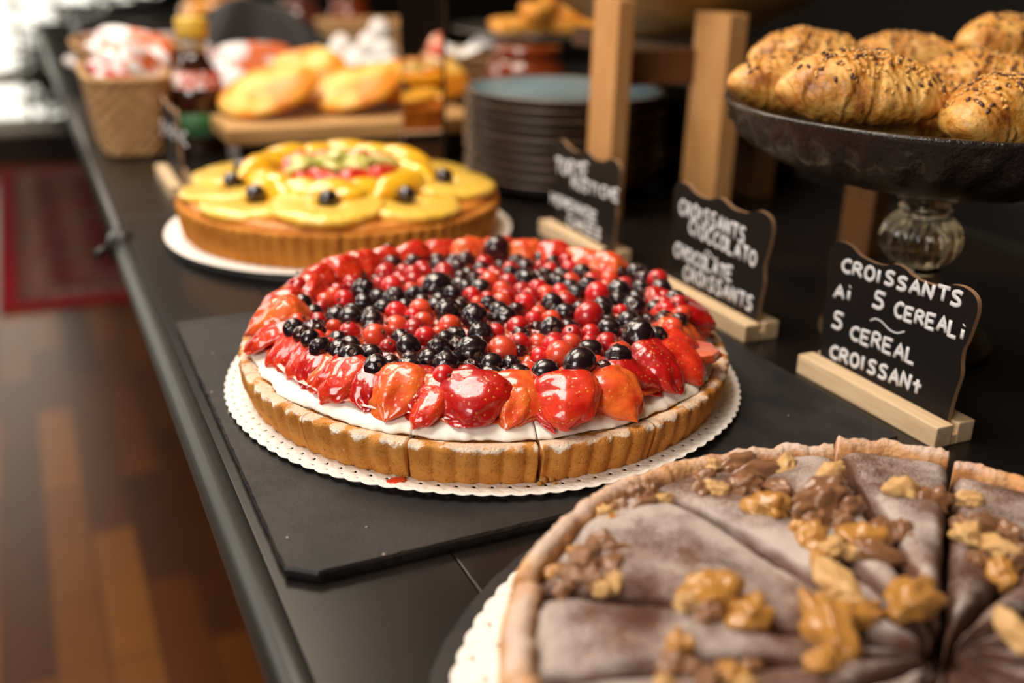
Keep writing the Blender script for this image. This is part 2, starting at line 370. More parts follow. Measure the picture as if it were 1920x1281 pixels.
# ------------------------------------------------------------------ slates
def slate_rect(x0, x1, y0, y1, h):
    bm = bmesh.new(); n = 60; P = []
    cs = .012
    corners = [(x0+cs, y0), (x1-.003, y0), (x1, y0+.003), (x1, y1-.003), (x1-.003, y1), (x0+.003, y1), (x0, y1-.003), (x0, y0+cs*.75)]
    for i in range(len(corners)):
        a = corners[i]; b = corners[(i+1) % len(corners)]; L = math.hypot(b[0]-a[0], b[1]-a[1]); k = max(1, int(L/.004))
        for j in range(k):
            t = j/k; q = (a[0]+(b[0]-a[0])*t, a[1]+(b[1]-a[1])*t); d = .0006*noise.noise(Vector((q[0]*180, q[1]*180, 0)))
            P.append((q[0]+d, q[1]+d))
    return outline_slab(P, h)
def outline_slab(P, h, jag=.0006):
    n = len(P); cx = sum(p[0] for p in P)/n; cy = sum(p[1] for p in P)/n
    V = []; F = []
    for li, (z, s) in enumerate(((0, .0015), (h*.35, .0004), (h*.75, 0), (h, .0008))):
        for i, p in enumerate(P):
            d = math.hypot(p[0]-cx, p[1]-cy); q = 1-(s+(jag*abs(noise.noise(Vector((p[0]*400, p[1]*400, z*900)))) if li else 0))/d
            V.append((cx+(p[0]-cx)*q, cy+(p[1]-cy)*q, z))
    for l in range(3):
        for i in range(n): j = (i+1) % n; F.append((l*n+i, l*n+j, (l+1)*n+j, (l+1)*n+i))
    F.append(tuple(range(3*n, 4*n))); F.append(tuple(range(n))[::-1])
    return V, F
V, F = slate_rect(.0705, .4045, .3505, .671, .006)
o = mesh('slate_tray', V, F, m_slate, smooth=False)
tag(o, 'large rectangular black slate board with crumbs, under the mixed berry tart', 'serving board')
def slate_round(R, seed):
    P = []
    for i in range(300):
        a = 2*PI*i/300; r = R+.0009*noise.noise(Vector((math.cos(a)*14, math.sin(a)*14, seed))); P.append((r*math.cos(a), r*math.sin(a)))
    return outline_slab(P, .006)
# ------------------------------------------------------------------ lace doilies
def doily(R, nsc, holes, lift, seed, r_in=.5):
    ns = nsc*6; rings = [0.0, R*r_in]
    r = R*r_in
    while r < R-.0001: r += .0016; rings.append(min(r, R))
    V = [(0, 0, 0)]; F = []; idx = []
    for k, r in enumerate(rings[1:]):
        row = []
        for s in range(ns):
            a = 2*PI*s/ns; e = (r/R)**12
            rr = r*(1+e*.010*(abs(math.cos(nsc*a/2))-.5))
            low = noise.noise(Vector((math.cos(a)*1.6, math.sin(a)*1.6, seed)))
            z = e*lift*(.5+1.3*low)+max(0, (r/R-.86)/.14)**2*lift*.4
            q = (r-R*r_in)/.0048
            z += .00042*(math.cos(2*PI*q)*math.cos(nsc*a)) if r > R*.8 else 0
            row.append(len(V)); V.append((rr*math.cos(a), rr*math.sin(a), z+.0009))
        idx.append(row)
    for s in range(ns): F.append((0, idx[0][s], idx[0][(s+1) % ns]))
    K = len(idx)
    for k in range(K-1):
        back = K-1-k
        for s in range(ns):
            hole = False
            for (ring, per, off) in holes:
                if back == ring and (s+off) % per in (0,): hole = True
            if hole: continue
            t = (s+1) % ns; F.append((idx[k][s], idx[k][t], idx[k+1][t], idx[k+1][s]))
    return V, F
# ------------------------------------------------------------------ berry tart
BX, BY = .2292, .5135; BZ = .006
V, F = doily(.1515, 104, [(4, 6, 0), (7, 6, 3), (10, 12, 0)], .0022, 3.1)
o = mesh('lace_doily', V, F, m_paper, loc=(BX, BY, BZ)); o.modifiers.new('t', 'SOLIDIFY').thickness = .0005
tag(o, 'white scalloped lace paper doily under the mixed berry tart', 'doily')
bt = thing('berry_tart', 'strawberry and mixed berry tart with white cream and fluted crust, in the middle', 'tart', (BX, BY, BZ+.0012))
def crust_slice(R, prof, a0, a1, nfl, amp, na=40, seed=0, gap=.0004, shift=0, dz=0):
    """wedge of pastry: prof = [(r, z, flute)] from centre top round to centre bottom"""
    V = []; F = []; K = len(prof); am = (a0+a1)/2; ox, oy = shift*math.cos(am), shift*math.sin(am)
    for i in range(na+1):
        a = a0+(a1-a0)*i/na
        for (r, z, fl) in prof:
            aa = a
            if r > .01:
                e = min(.4, gap/r); aa = a0+e+(a1-a0-2*e)*i/na
            f = fl*amp*(abs(math.cos(nfl*aa/2))**.7-.45)
            w = noise.noise(Vector((math.cos(aa)*r*90, math.sin(aa)*r*90, z*90+seed)))*.0007*(1 if r > .1 else 0)
            w2 = noise.noise(Vector((math.cos(aa)*r*260, math.sin(aa)*r*260, z*260+seed)))*.0004*(1 if r > .1 else 0)
            rr = r+f+w+w2
            V.append((rr*math.cos(aa)+ox, rr*math.sin(aa)+oy, z+dz+(w2 if z > .003 else 0)))
    for i in range(na):
        for k in range(K-1): F.append((i*K+k, i*K+k+1, (i+1)*K+k+1, (i+1)*K+k))
    F.append(tuple(range(K))); F.append(tuple(na*K+k for k in range(K))[::-1])
    return V, F
def crust_prof(R, H):
    P = [(.002, H-.003, 0), (.10, H-.003, 0), (R-.009, H-.0022, 0), (R-.006, H-.0006, 0), (R-.003, H, .1), (R-.0008, H-.0004, .25), (R+.0001, H-.0016, .55)]
    for i in range(1, 13):
        t = i/12; z = (H-.0016)*(1-t)+.0016*t; P.append((R+.0002-.0045*t**1.3, z, .6+.4*math.sin(PI*min(1, t*1.15)))) 
    P += [(R-.0052, .0004, .7), (R-.007, 0, .3), (.10, 0, 0), (.002, 0, 0)]
    return P
D = PI/180
CH = .0225
cuts = [-152.9, -129.0, -103.2]+[-103.2+(360-49.7)/12*k for k in range(1, 12)]
cuts.sort()
pf = crust_prof(.142, CH); slices_ = []
for i, a in enumerate(cuts):
    b = cuts[(i+1) % len(cuts)]+(360 if i == len(cuts)-1 else 0)
    sh = {0: 0, 1: .0008, 2: .0005}.get(i, 0)
    V, F = crust_slice(.140, pf, a*D, b*D, 80, .0030, 60, i*3.3, .0005 if i not in (1, 2) else .0010, sh, 0)
    slices_.append(mesh('crust_slice', V, F, m_crust, bt))
# cream: one soft layer per slice, scalloped edge
def cream_prof(i): return [(.003, .031, 0), (.10, .0312, 0), (.118, .0302, 0), (.1265, .0280, .3), (.1315, .0256, .8), (.1346, .0236, 1), (.1350, .0226, 1), (.1343, .0218, 1), (.10, .0212, 0), (.003, .0212, 0)]
for i, a in enumerate(cuts):
    b = cuts[(i+1) % len(cuts)]+(360 if i == len(cuts)-1 else 0)
    V = []; F = []; pr = cream_prof(i); K = len(pr); na = 44
    for q in range(na+1):
        for (r, z, fl) in pr:
            e = min(.4, .0004/r); aa = (a*D)+e+((b-a)*D-2*e)*q/na
            w = noise.noise(Vector((math.cos(aa)*9, math.sin(aa)*9, 1.3)))*.0022*fl+noise.noise(Vector((math.cos(aa)*34, math.sin(aa)*34, 2.2+z*60)))*.0012*fl
            zz = z+(noise.noise(Vector((math.cos(aa)*r*120, math.sin(aa)*r*120, 4)))*.0008 if z > .022 else 0)
            V.append(((r+w)*math.cos(aa), (r+w)*math.sin(aa), zz))
    for q in range(na):
        for k in range(K-1): F.append((q*K+k, q*K+k+1, (q+1)*K+k+1, (q+1)*K+k))
    F.append(tuple(range(K))); F.append(tuple(na*K+k for k in range(K))[::-1])
    mesh('cream_layer', V, F, m_cream, slices_[i])

# strawberries round the rim ----------------------------------------
def straw_shape(seed, fat=1.0, flat=.55, cut=False):
    def fn(v):
        x, y, z = v                                   # x: from calyx end (-1) to tip (+1)
        t = (x+1)/2
        w = ((1-abs(x)**2.3)**.5)*(1.02-.34*x) if abs(x) < 1 else 0
        rr = math.hypot(y, z); s = w/max(rr, 1e-4)*min(1, rr*1.4) if rr > 1e-4 else 0
        px = x+.12*nz((x, y, z), 1.3, seed); py = y*s*.86*fat; pz = z*s*.72
        if pz < 0: pz *= flat
        if cut and pz > .16: pz = .16+(pz-.16)*.12
        k = .14*nz((x, y, z), 1.4, seed)+.035*nz((x, y, z), 4.2, seed+3)
        return (px*(1+k), py*(1+k), pz*(1+k))
    return fn
def straw_proto(i, fat, flat, mat, cut=False):
    V, F = ico(5, straw_shape(i*2.7+.4, fat, flat, cut))
    V = [(v[0]*.018, v[1]*.018, v[2]*.018) for v in V]
    mi = None
    if cut:
        mi = [1 if sum(V[j][2] for j in f)/3 > .018*.15 else 0 for f in F]
        return Proto('cut_strawberry_%d' % i, V, F, [mat, m_strcut], True, mi)
    return Proto('strawberry_%d' % i, V, F, mat)
SP = [[straw_proto(i+10*k, f, fl, m_str[k]) for i, (f, fl) in enumerate(((1.0, .6), (.82, .7), (1.15, .5)))] for k in range(3)]
SCUT = straw_proto(50, 1.05, .7, m_str[1], True)
# photo position of each strawberry's middle, its width in the photo, tone, outward slope
front = [(470, 612, 62, 0, .5), (505, 633, 72, 0, .55), (478, 590, 60, 1, .5), (548, 655, 74, 0, .6), (590, 678, 74, 0, .6), (622, 700, 70, 1, .55),
         (668, 708, 92, 0, .55), (742, 742, 104, 1, .5), (800, 768, 66, 0, .55), (880, 758, 118, 2, .45), (958, 762, 74, 1, .55), (1062, 764, 118, 0, .4), (1030, 792, 40, 2, .5), (1152, 742, 84, 1, .5),
         (1190, 752, 66, 1, .6), (1232, 702, 92, 2, .5), (1272, 682, 74, 0, .5), (1298, 660, 84, 9, -.25), (1326, 604, 76, 2, .3), (1270, 612, 70, 0, .2), (1300, 585, 70, 0, .3), (1255, 585, 60, 2, .2)]
rs = random.Random(5); used = []
for (px, py, w, tone, sl) in front:
    P = at(px, py, .040); dx, dy = P.x-BX, P.y-BY; r = math.hypot(dx, dy); a = math.atan2(dy, dx)
    r = min(max(r, .1165), .1235); used.append(a)
    sc = w/F_PX*(P-CAM).dot(fw)/.0262
    pr_ = SCUT if tone == 9 else SP[tone][rs.randrange(3)]
    z = .0435+(sc-1)*.004
    o = pr_.put('strawberry', bt, (r*math.cos(a), r*math.sin(a), z-.0098), (rs.uniform(-.25, .25), .16+sl*.5, a+rs.uniform(-.3, .3)), (.95 if sc > .8 else .75, sc*1.0, min(sc, 1.1)*.82))
    if tone == 9: o['label'] = 'halved strawberry showing its pale cut face'
fl_ = sorted(used)
for i in range(len(fl_)):                               # smaller pieces tucked between the big front ones
    a, b = fl_[i], fl_[(i+1) % len(fl_)]
    if b < a or b-a > .6: continue
    r = .1135+rs.uniform(-.002, .002); am = (a+b)/2
    SP[rs.choice((0, 0, 1, 2))][rs.randrange(3)].put('strawberry', bt, (r*math.cos(am), r*math.sin(am), .0330), (rs.uniform(-.4, .4), .30, am+rs.uniform(-.5, .5)), (.95, 1.0, .8))
back = [20, 31, 42, 52, 62, 72, 83, 94, 104, 114, 124, 134, 145, 156, 167]
for i, dg in enumerate(back):
    a = dg*D; r = .116+rs.uniform(-.003, .003)
    o = SP[rs.choice((0, 0, 1))][rs.randrange(3)].put('strawberry', bt, (r*math.cos(a), r*math.sin(a), .0365+rs.uniform(0, .001)), (rs.uniform(-.3, .3), .3+rs.uniform(-.15, .15), a+rs.uniform(-.4, .4)), rs.uniform(.9, 1.1))

# berries --------------------------------------------------------------
R_ = """542,583,40D 590,620,40B 558,605,34R 597,592,34R 626,604,30R 655,617,38R 613,621,32R 620,643,36R 656,638,40D 695,660,42D 732,670,30D 703,627,42R 728,643,32R 742,612,44R 743,585,40R 775,592,34R 635,573,26D 662,577,36D 697,600,44D 766,650,44D 766,682,44D
788,580,40R 793,602,36R 840,590,48D 798,632,40R 822,618,28R 890,604,52D 902,630,44D 855,625,38D 930,622,30R 885,663,56D 942,655,50R 836,680,46D 832,708,36R 878,702,46R 923,695,40D 950,688,28D 976,653,26D 972,610,44R 975,637,36R 968,583,32D 985,570,38R 1010,585,32R 1008,609,24D 1010,634,32R 1012,660,34R 990,684,32X 1022,702,46D 915,592,24D 934,608,24D 897,578,26R
1035,573,40D 1060,587,42D 1088,574,34D 1104,600,48R 1165,577,26R 1130,582,36D 1190,573,44D 1250,580,34R 1218,590,28D 1178,598,40D 1202,606,38D 1196,633,56D 1232,632,38D 1036,615,42D 1067,610,34D 1142,614,42D 1106,633,26R 1138,640,38R 1071,640,34R 1050,667,46X 1107,652,44D 1086,692,58D 1160,675,46D 1131,690,30D 1232,612,26D 1262,617,32R
566,531,34D 598,512,26D 638,506,28D 673,500,26D 596,524,30R 660,527,36R 722,508,38R 737,490,38D 776,485,32D 680,545,44D 655,547,26D 692,530,30R 578,558,34R 610,558,34R 735,537,42R 775,510,34R 776,550,36D 632,535,28R 622,522,22D 705,516,22D 752,472,24R 697,487,28R 740,562,44D
820,490,30D 850,478,26D 860,497,32D 878,473,34R 873,450,22R 932,475,50D 957,460,34D 925,508,30R 958,503,32R 903,500,32D 865,517,28D 873,537,32D 902,541,36D 820,542,56D 988,525,44D 1020,528,34D 895,564,24R 1018,458,30D 1031,471,26R 1013,492,26R 1031,503,30R 967,481,22D 987,485,22D 942,541,34X 920,456,22D 990,568,26R 868,568,26D 845,566,24D
1064,479,26D 1093,484,28D 1068,497,30R 1138,492,36D 1092,507,34D 1070,520,34R 1168,490,30R 1165,509,20D 1143,516,30R 1113,526,28R 1137,532,28R 1160,546,42D 1233,530,36R 1257,524,32D 1193,514,34D 1206,546,32D 1080,547,36D 1050,545,30R 1120,557,44R 1185,565,32D 1266,562,36D 1246,556,28R"""
placed = []      # (x, y, r, kind)
ZB = .0445
def cen(px, py):
    P = at(px, py, BZ+ZB); return P.x-BX, P.y-BY, (P-CAM).dot(fw)
for tk in R_.split():
    a, b, c = tk.split(','); kind = c[-1]; x, y, dep = cen(float(a), float(b)); r = float(c[:-1])/F_PX*dep/2*(1.10 if y > -.04 else 1.2)
    rr = math.hypot(x, y)
    if rr > .119: x *= .119/rr; y *= .119/rr
    placed.append([x, y, r, kind])
rb = random.Random(11); tries = 0
def col_at(x, y): return 'D' if noise.noise(Vector((x*38, y*38, 5.5)))+rb.uniform(-.25, .25) > -.10 else 'R'
while tries < 9000:
    tries += 1
    a = rb.uniform(0, 2*PI); q = .116*math.sqrt(rb.random()); x, y = q*math.cos(a), q*math.sin(a); r = rb.uniform(.0052, .0072)
    if y < -.08 and q > .104: continue
    if all(math.hypot(x-p[0], y-p[1]) > .80*(r+p[2]) for p in placed): placed.append([x, y, r, col_at(x, y)])
def blueb(seed, wr=0):
    def fn(v):
        x, y, z = v; d = math.acos(max(-1, min(1, z))); k = 1
        if d < .62:
            k -= .16*math.exp(-(d/.22)**2); k += .05*math.exp(-((d-.36)/.09)**2)*(1+.6*math.cos(5*math.atan2(y, x)))
        k += .05*nz(v, 1.2, seed)+(.10*nz(v, 3.2, seed) if wr else 0)
        return (x*k, y*k, z*k*.9)
    return fn
def redc(seed):
    def fn(v):
        x, y, z = v; k = 1+.035*nz(v, 1.3, seed)
        if z > .93: k *= 1-.08*(z-.93)/.07
        return (x*k, y*k, z*k*.97)
    return fn
def withcalyx(vf, big):
    V, F = vf; n = len(V); mi = [0]*len(F); parts = [vf]
    c = ico(2, lambda v: (v[0]*(.17+.05*math.sin(5*math.atan2(v[1], v[0])))*(1.2 if big else 1), v[1]*.17, .98+v[2]*(.10 if not big else .03)-(.12 if big else 0)))
    parts.append(c); W = join(parts); return W[0], W[1], mi+[1]*len(c[1])
PR = {}
def P_(k, v, m):
    V, F, mi = v; PR.setdefault(k, []).append(Proto('berry_shape', V, F, [m, m_calyx], True, mi))
for i in range(3): P_('D', withcalyx(ico(4, blueb(i+1, i == 2)), True), m_blue)
for i in range(3): P_('d', withcalyx(ico(4, blueb(i+5, i != 0)), False), m_black)
for i in range(2): P_('R', withcalyx(ico(4, redc(i+9)), False), m_red)
P_('R', withcalyx(ico(4, redc(12)), False), m_red2)
def blackb(v):
    k = 1+.14*abs(math.sin(5*v[0]+2*v[1])*math.sin(5*v[1]+1.3)*math.sin(5*v[2]+.5))-.05+.08*nz(v, 2.5, 3); return (v[0]*k*1.1, v[1]*k, v[2]*k*1.15)
P_('B', withcalyx(ico(4, blackb), False), m_black); P_('X', withcalyx(ico(4, redc(15)), False), m_red2)
cnt = {'blueberry': 0, 'blackcurrant': 0, 'redcurrant': 0}
placed.sort(key=lambda p: (p[1]))
def surf(x, y): return .0352+.0042*(1-(min(1, math.hypot(x, y)/.122))**2)
spare = []
for (x, y, r, k) in placed:
    kk = k
    if k == 'D' and (r < .0055 or cnt['blueberry'] >= 98): kk = 'd'
    nm = {'D': 'blueberry', 'd': 'blackcurrant', 'R': 'redcurrant', 'B': 'blackberry', 'X': 'redcurrant'}[kk]
    z = surf(x, y)+r*rb.uniform(.35, .75)+(.0012 if r > .0075 else 0)
    if math.hypot(x, y) > .103: z += .0052*min(1, (math.hypot(x, y)-.100)/.012)
    rot = (rb.uniform(-1.2, 1.2), rb.uniform(-1.2, 1.2), rb.uniform(0, 6.3))
    src = rb.choice(PR[kk])
    cnt[nm] = cnt.get(nm, 0)+1
    if cnt[nm] > 98: spare.append((kk, src, (x, y, z), rot, r)); continue
    src.put(nm, bt, (x, y, z), rot, r)
for kk in ('D', 'd', 'R'):
    parts = [xf(([tuple(v.co) for v in src.me.vertices], [tuple(p.vertices) for p in src.me.polygons]), l, ro, (r, r, r)) for (k2, src, l, ro, r) in spare if k2 == kk]
    if parts:
        V, F = join(parts); stuff(mesh({'D': 'blueberries', 'd': 'blackcurrants', 'R': 'redcurrants'}[kk], V, F, {'D': m_blue, 'd': m_black, 'R': m_red}[kk], bt))
# jelly glaze: height field with a meniscus round each berry
nr, na = 104, 380
BB = np.array([(p[0], p[1], p[2]) for p in placed])
V = []; F = []
for i in range(nr+1):
    r = .129*i/nr
    A = np.arange(na)*2*PI/na; X = r*np.cos(A); Y = r*np.sin(A)
    d = np.hypot(X[:, None]-BB[None, :, 0], Y[:, None]-BB[None, :, 1])-BB[None, :, 2]*.92
    men = np.exp(-(np.maximum(d, 0)/.0016)**1.5).max(1)
    for s in range(na):
        z = surf(X[s], Y[s])-.0001+.0028*men[s]+.0011*noise.noise(Vector((X[s]*150, Y[s]*150, 0)))
        if r > .112: z = z-(r-.112)*.16-.0022*max(0, (r-.122)/.007)+.0012*noise.noise(Vector((X[s]*70, Y[s]*70, 7)))
        V.append((X[s], Y[s], z))
for i in range(nr):
    for s in range(na):
        t = (s+1) % na; F.append((i*na+s, i*na+t, (i+1)*na+t, (i+1)*na+s))
mesh('fruit_glaze', V, F, m_glaze, bt)
# crumbs by the front cut and a smear of red juice on the doily
LB_ = ['largest golden pastry crumb at the front cut of the berry tart', 'second largest pastry crumb, just left of the largest at the berry tart cut', 'small pastry crumb just right of the largest at the berry tart cut', 'tiny leftmost pastry crumb before the front cut of the berry tart', 'tiniest rightmost pastry crumb before the front cut of the berry tart']
for (px, py, s) in ((1026, 896, .0030), (1019, 904, .0021), (1034, 902, .0016), (1012, 909, .0014), (1040, 908, .0010)):
    P = at(px, py, .0085); V, F = ico(3, lambda v: tuple(c*(1+.35*nz(v, 2.2, s*1e3)) for c in v))
    o = mesh('pastry_crumb', [(a*s, b*s, c*s*.8) for a, b, c in V], F, m_crumb, loc=(P.x, P.y, .0086+s*.45))
    tag(o, LB_.pop(0), 'crumb', 'pastry crumbs at the front cut of the berry tart')
P = at(742, 902, .0085); V, F = ico(3, lambda v: tuple(c*(1+.3*nz(v, 2.5, 9)) for c in v))
o = mesh('red_juice_drop', [(a*.0052, b*.0034, c*.0009) for a, b, c in V], F, m_str[0], loc=(P.x, P.y, .0085)); tag(o, 'smear of red fruit juice on the doily before the berry tart', 'juice')
# ------------------------------------------------------------------ yellow fruit tart
FX, FY = .2437, .8664
def fibres(t, v, col, h, p):
    sx = node(t, 'ShaderNodeSeparateXYZ', {0: v}); an = math_(t, 'ARCTAN2', sx.outputs[1], sx.outputs[0])
    w = node(t, 'ShaderNodeTexNoise', {'Vector': node(t, 'ShaderNodeCombineXYZ', {0: math_(t, 'MULTIPLY', an, 9.0), 1: math_(t, 'MULTIPLY', node(t, 'ShaderNodeVectorMath', {0: v}, operation='LENGTH').outputs[1], 60.0)}).outputs[0], 'Scale': 1.0, 'Detail': 3})
    return mix(t, ramp(t, w.outputs[0], [(.35, 0.0), (.65, .7)]), col, (.86, .50, .03)), w.outputs[0]
m_pine = M('glazed_pineapple', (.93, .62, .10), .35, coat=.8, crough=.12, sss=.3, sssr=.006, sssc=(1, .7, .2), bump=.6, bd=.002, extra=fibres)
m_peach = M('glazed_peach', (.93, .46, .012), .3, col2=(.95, .58, .03), ns=40, coat=1, crough=.08, sss=.3, sssr=.006, sssc=(1, .5, .1), bump=.3, bs=90, bd=.001)
m_kiwi = M('glazed_kiwi', (.46, .44, .06), .35, col2=(.66, .64, .20), ns=60, coat=1, crough=.08, sss=.3, sssr=.006, bump=.3, bs=120, bd=.001)
m_round = m_slate
V, F = slate_round(.1535, 4); o = mesh('round_slate', V, F, m_slate, smooth=False, loc=(FX, FY, 0)); tag(o, 'round black slate plate under the yellow fruit tart', 'serving board')
V, F = doily(.1525, 104, [(4, 6, 0)], .0016, 8.3); o = mesh('lace_doily', V, F, m_paper, loc=(FX, FY, .006)); o.modifiers.new('t', 'SOLIDIFY').thickness = .0005
tag(o, 'white lace paper doily under the yellow pineapple and peach tart', 'doily')
ft = thing('fruit_tart', 'yellow tart topped with pineapple rings, peach slices, kiwi and dark berries', 'tart', (FX, FY, .0072))
fc = [-106.5+24*k for k in range(15)]
pf2 = crust_prof(.140, .030)
for i, a in enumerate(fc):
    V, F = crust_slice(.140, pf2, a*D, (a+24)*D, 80, .0034, 40, i*2.1+50, .0005)
    mesh('crust_slice', V, F, m_crust2, ft)
V, F = lathe([(0, .034), (.118, .034), (.126, .0345), (.131, .0335), (.1335, .031), (.134, .029), (0, .029)], 160, lambda a, r, z: r+(.001*noise.noise(Vector((math.cos(a)*8, math.sin(a)*8, r*40))) if r > .1 else 0))
V = [(x, y, z+(.0012*noise.noise(Vector((x*60, y*60, 2))) if z > .03 else 0)) for x, y, z in V]
mesh('custard_filling', V, F, m_custard, ft)
def ring_mesh(R, r0, h, seed):
    P = [(r0, h*.25), (r0+.002, h*.85), (r0+.006, h), (R-.004, h), (R-.001, h*.8), (R, h*.4), (R-.001, .0003), (r0+.001, 0), (r0, h*.25)]
    V, F = lathe(P, 72, lambda a, r, z: r*(1+.03*noise.noise(Vector((math.cos(a)*3, math.sin(a)*3, seed)))+.012*math.cos(18*a)*(r/R)**3))
    return [(x, y, z+.0008*noise.noise(Vector((x*100, y*100, seed)))) for x, y, z in V], F
PINE = [Proto('pineapple', *ring_mesh(.0455, .0085, .007, s), m_pine) for s in (1, 4)]
pa = [-154, -112, -70, -26, 18, 60, 102, 144, 173]
rf_ = random.Random(4)
for i, dg in enumerate(pa):
    a = dg*D; r = .0925
    o = PINE[i % 2].put('pineapple_ring', ft, (r*math.cos(a), r*math.sin(a), .0335+(.0045 if i % 2 else 0)), (rf_.uniform(-.04, .04), .05+(0.04 if i % 2 else 0), a), 1)
    if dg != 102:
        PR['D'][i % 2].put('blueberry', ft, (r*math.cos(a), r*math.sin(a), .0445+(.002 if i % 2 else 0)), (rf_.uniform(-.5, .5), .3, 1), .0082)
def wedge_fruit(L, w, h):
    def fn(v):
        x, y, z = v; q = 1-abs(x)**2.4; zz = z*h*(q**.5 if q > 0 else 0); yy = y*w*(q**.5 if q > 0 else 0)
        if z < 0: zz *= .35
        return (x*L, yy+.25*L*x*x, zz)
    return fn
PEACH = [Proto('peach', *ico(4, wedge_fruit(.031, .016, .012)), m_peach), Proto('peach', *ico(4, wedge_fruit(.032, .015, .014)), m_peach)]
for i in range(16):
    a = (-178+i*22.5)*D; r = .066+.004*(i % 2); up_ = math.sin(a) > .3
    PEACH[i % 2].put('peach_slice', ft, (r*math.cos(a), r*math.sin(a), .0425+(.006 if up_ else .001)), (rf_.uniform(-.3, .1)+(.5 if up_ else -.1), 0, a-PI/2+rf_.uniform(-.15, .15)), 1.05)
for (x, y, rz) in ((-.010, -.066, .3), (-.014, -.078, .15)):
    PEACH[0].put('peach_slice', ft, (x, y, .0445), (-.2, 0, rz), .75)
for i in range(9):
    a = (-160+i*36)*D; r = .046
    SP[0][i % 3].put('strawberry_slice', ft, (r*math.cos(a), r*math.sin(a), .0510), (rf_.uniform(-.3, .3), 0, a+1.4), (.95, .6, .7))
KI = Proto('kiwi', *ico(3, lambda v: (v[0]*.015*(1+.1*nz(v, 2, 1)), v[1]*.012*(1+.2*nz(v, 3, 2)), v[2]*.006)), m_kiwi)
for i in range(9):
    a = i*.72; r = .010+.011*(i % 3)
    KI.put('kiwi_slice', ft, (r*1.35*math.cos(a), r*math.sin(a), .054+.0015*(i % 3)), (rf_.uniform(-.6, .6), rf_.uniform(-.5, .5), a), 1)
# ------------------------------------------------------------------ walnut and chocolate tart, cut in slices
WX, WY = .2431, .1793
def dusted(t, v, col, h, p):
    n1 = node(t, 'ShaderNodeTexNoise', {'Vector': v, 'Scale': 1500.0, 'Detail': 2, 'Roughness': .7})
    n2 = node(t, 'ShaderNodeTexNoise', {'Vector': v, 'Scale': 24.0, 'Detail': 4, 'Roughness': .6})
    n3 = node(t, 'ShaderNodeTexNoise', {'Vector': v, 'Scale': 500.0, 'Detail': 3})
    s = math_(t, 'ADD', math_(t, 'MULTIPLY', n1.outputs[0], 1.0), math_(t, 'MULTIPLY', n2.outputs[0], 1.5))
    f = ramp(t, s, [(.84, 0.0), (1.0, .42), ])
    f.node.color_ramp.elements[1].position = .999
    ge = node(t, 'ShaderNodeNewGeometry'); nzz = node(t, 'ShaderNodeSeparateXYZ', {0: ge.outputs['Normal']}).outputs[2]
    upm = ramp(t, nzz, [(.45, 0.0), (.8, 1.0)])          # sugar lies on upward-facing surfaces
    s2 = math_(t, 'SUBTRACT', s, 1.08); f2 = math_(t, 'MULTIPLY', math_(t, 'MULTIPLY', s2, 3.2, True), upm, True)
    return mix(t, math_(t, 'MULTIPLY', f2, .72), col, (.62, .54, .50)), n3.outputs[0]
m_choc = M('sugar_dusted_chocolate', (.075, .032, .019), .8, col2=(.135, .062, .040), ns=35, bump=.5, bd=.0006, extra=dusted, spec=.2)
m_wcrust = M('floury_shortcrust', (.46, .20, .07), .8, col2=(.66, .38, .18), ns=55, lo=.35, hi=.65, bump=.8, bd=.0012, extra=dusted, spec=.2)
def nutx(t, v, col, h, p):
    n2 = node(t, 'ShaderNodeTexNoise', {'Vector': v, 'Scale': 90.0, 'Detail': 4})
    return mix(t, ramp(t, n2.outputs[0], [(.55, 0.0), (.72, .7)]), col, (.70, .55, .40)), h
m_nut = [M('golden_walnut', (.47, .155, .018), .4, col2=(.80, .42, .07), ns=75, lo=.35, hi=.65, bump=.6, bs=420, bd=.0009, coat=1, crough=.1, sss=.15, sssr=.003),
         M('brown_walnut', (.17, .050, .016), .45, col2=(.48, .20, .06), ns=130, lo=.35, hi=.65, bump=.6, bs=420, bd=.0009, coat=1, crough=.1, extra=nutx),
         M('pale_walnut', (.74, .38, .10), .5, col2=(.86, .58, .27), ns=130, lo=.35, hi=.65, bump=.6, bs=420, bd=.0009, coat=.4, crough=.25, sss=.15, sssr=.003)]
V, F = slate_round(.1695, 9); o = mesh('round_slate', V, F, m_slate, smooth=False, loc=(WX, WY, 0)); tag(o, 'round black slate plate under the walnut tart, at the bottom', 'serving board')
V, F = doily(.1610, 96, [(5, 12, 0), (9, 12, 6), (13, 12, 0)], .0014, 1.3); o = mesh('lace_doily', V, F, m_paper, loc=(WX, WY, .006)); o.modifiers.new('t', 'SOLIDIFY').thickness = .0005
tag(o, 'white scalloped lace paper doily under the sugar dusted walnut tart', 'doily')
WH = .034
def wtop(x, y):
    return WH+.0035*noise.noise(Vector((x*22, y*22, 3)))+.0012*noise.noise(Vector((x*80, y*80, 6)))-.004*max(0, (math.hypot(x, y)-.10)/.035)
wc = [-178, -150, -128, -105, -82, -60, -38, -17, 3, 21.5, 41.5, 62, 83, 103.2, 141.2, 161]
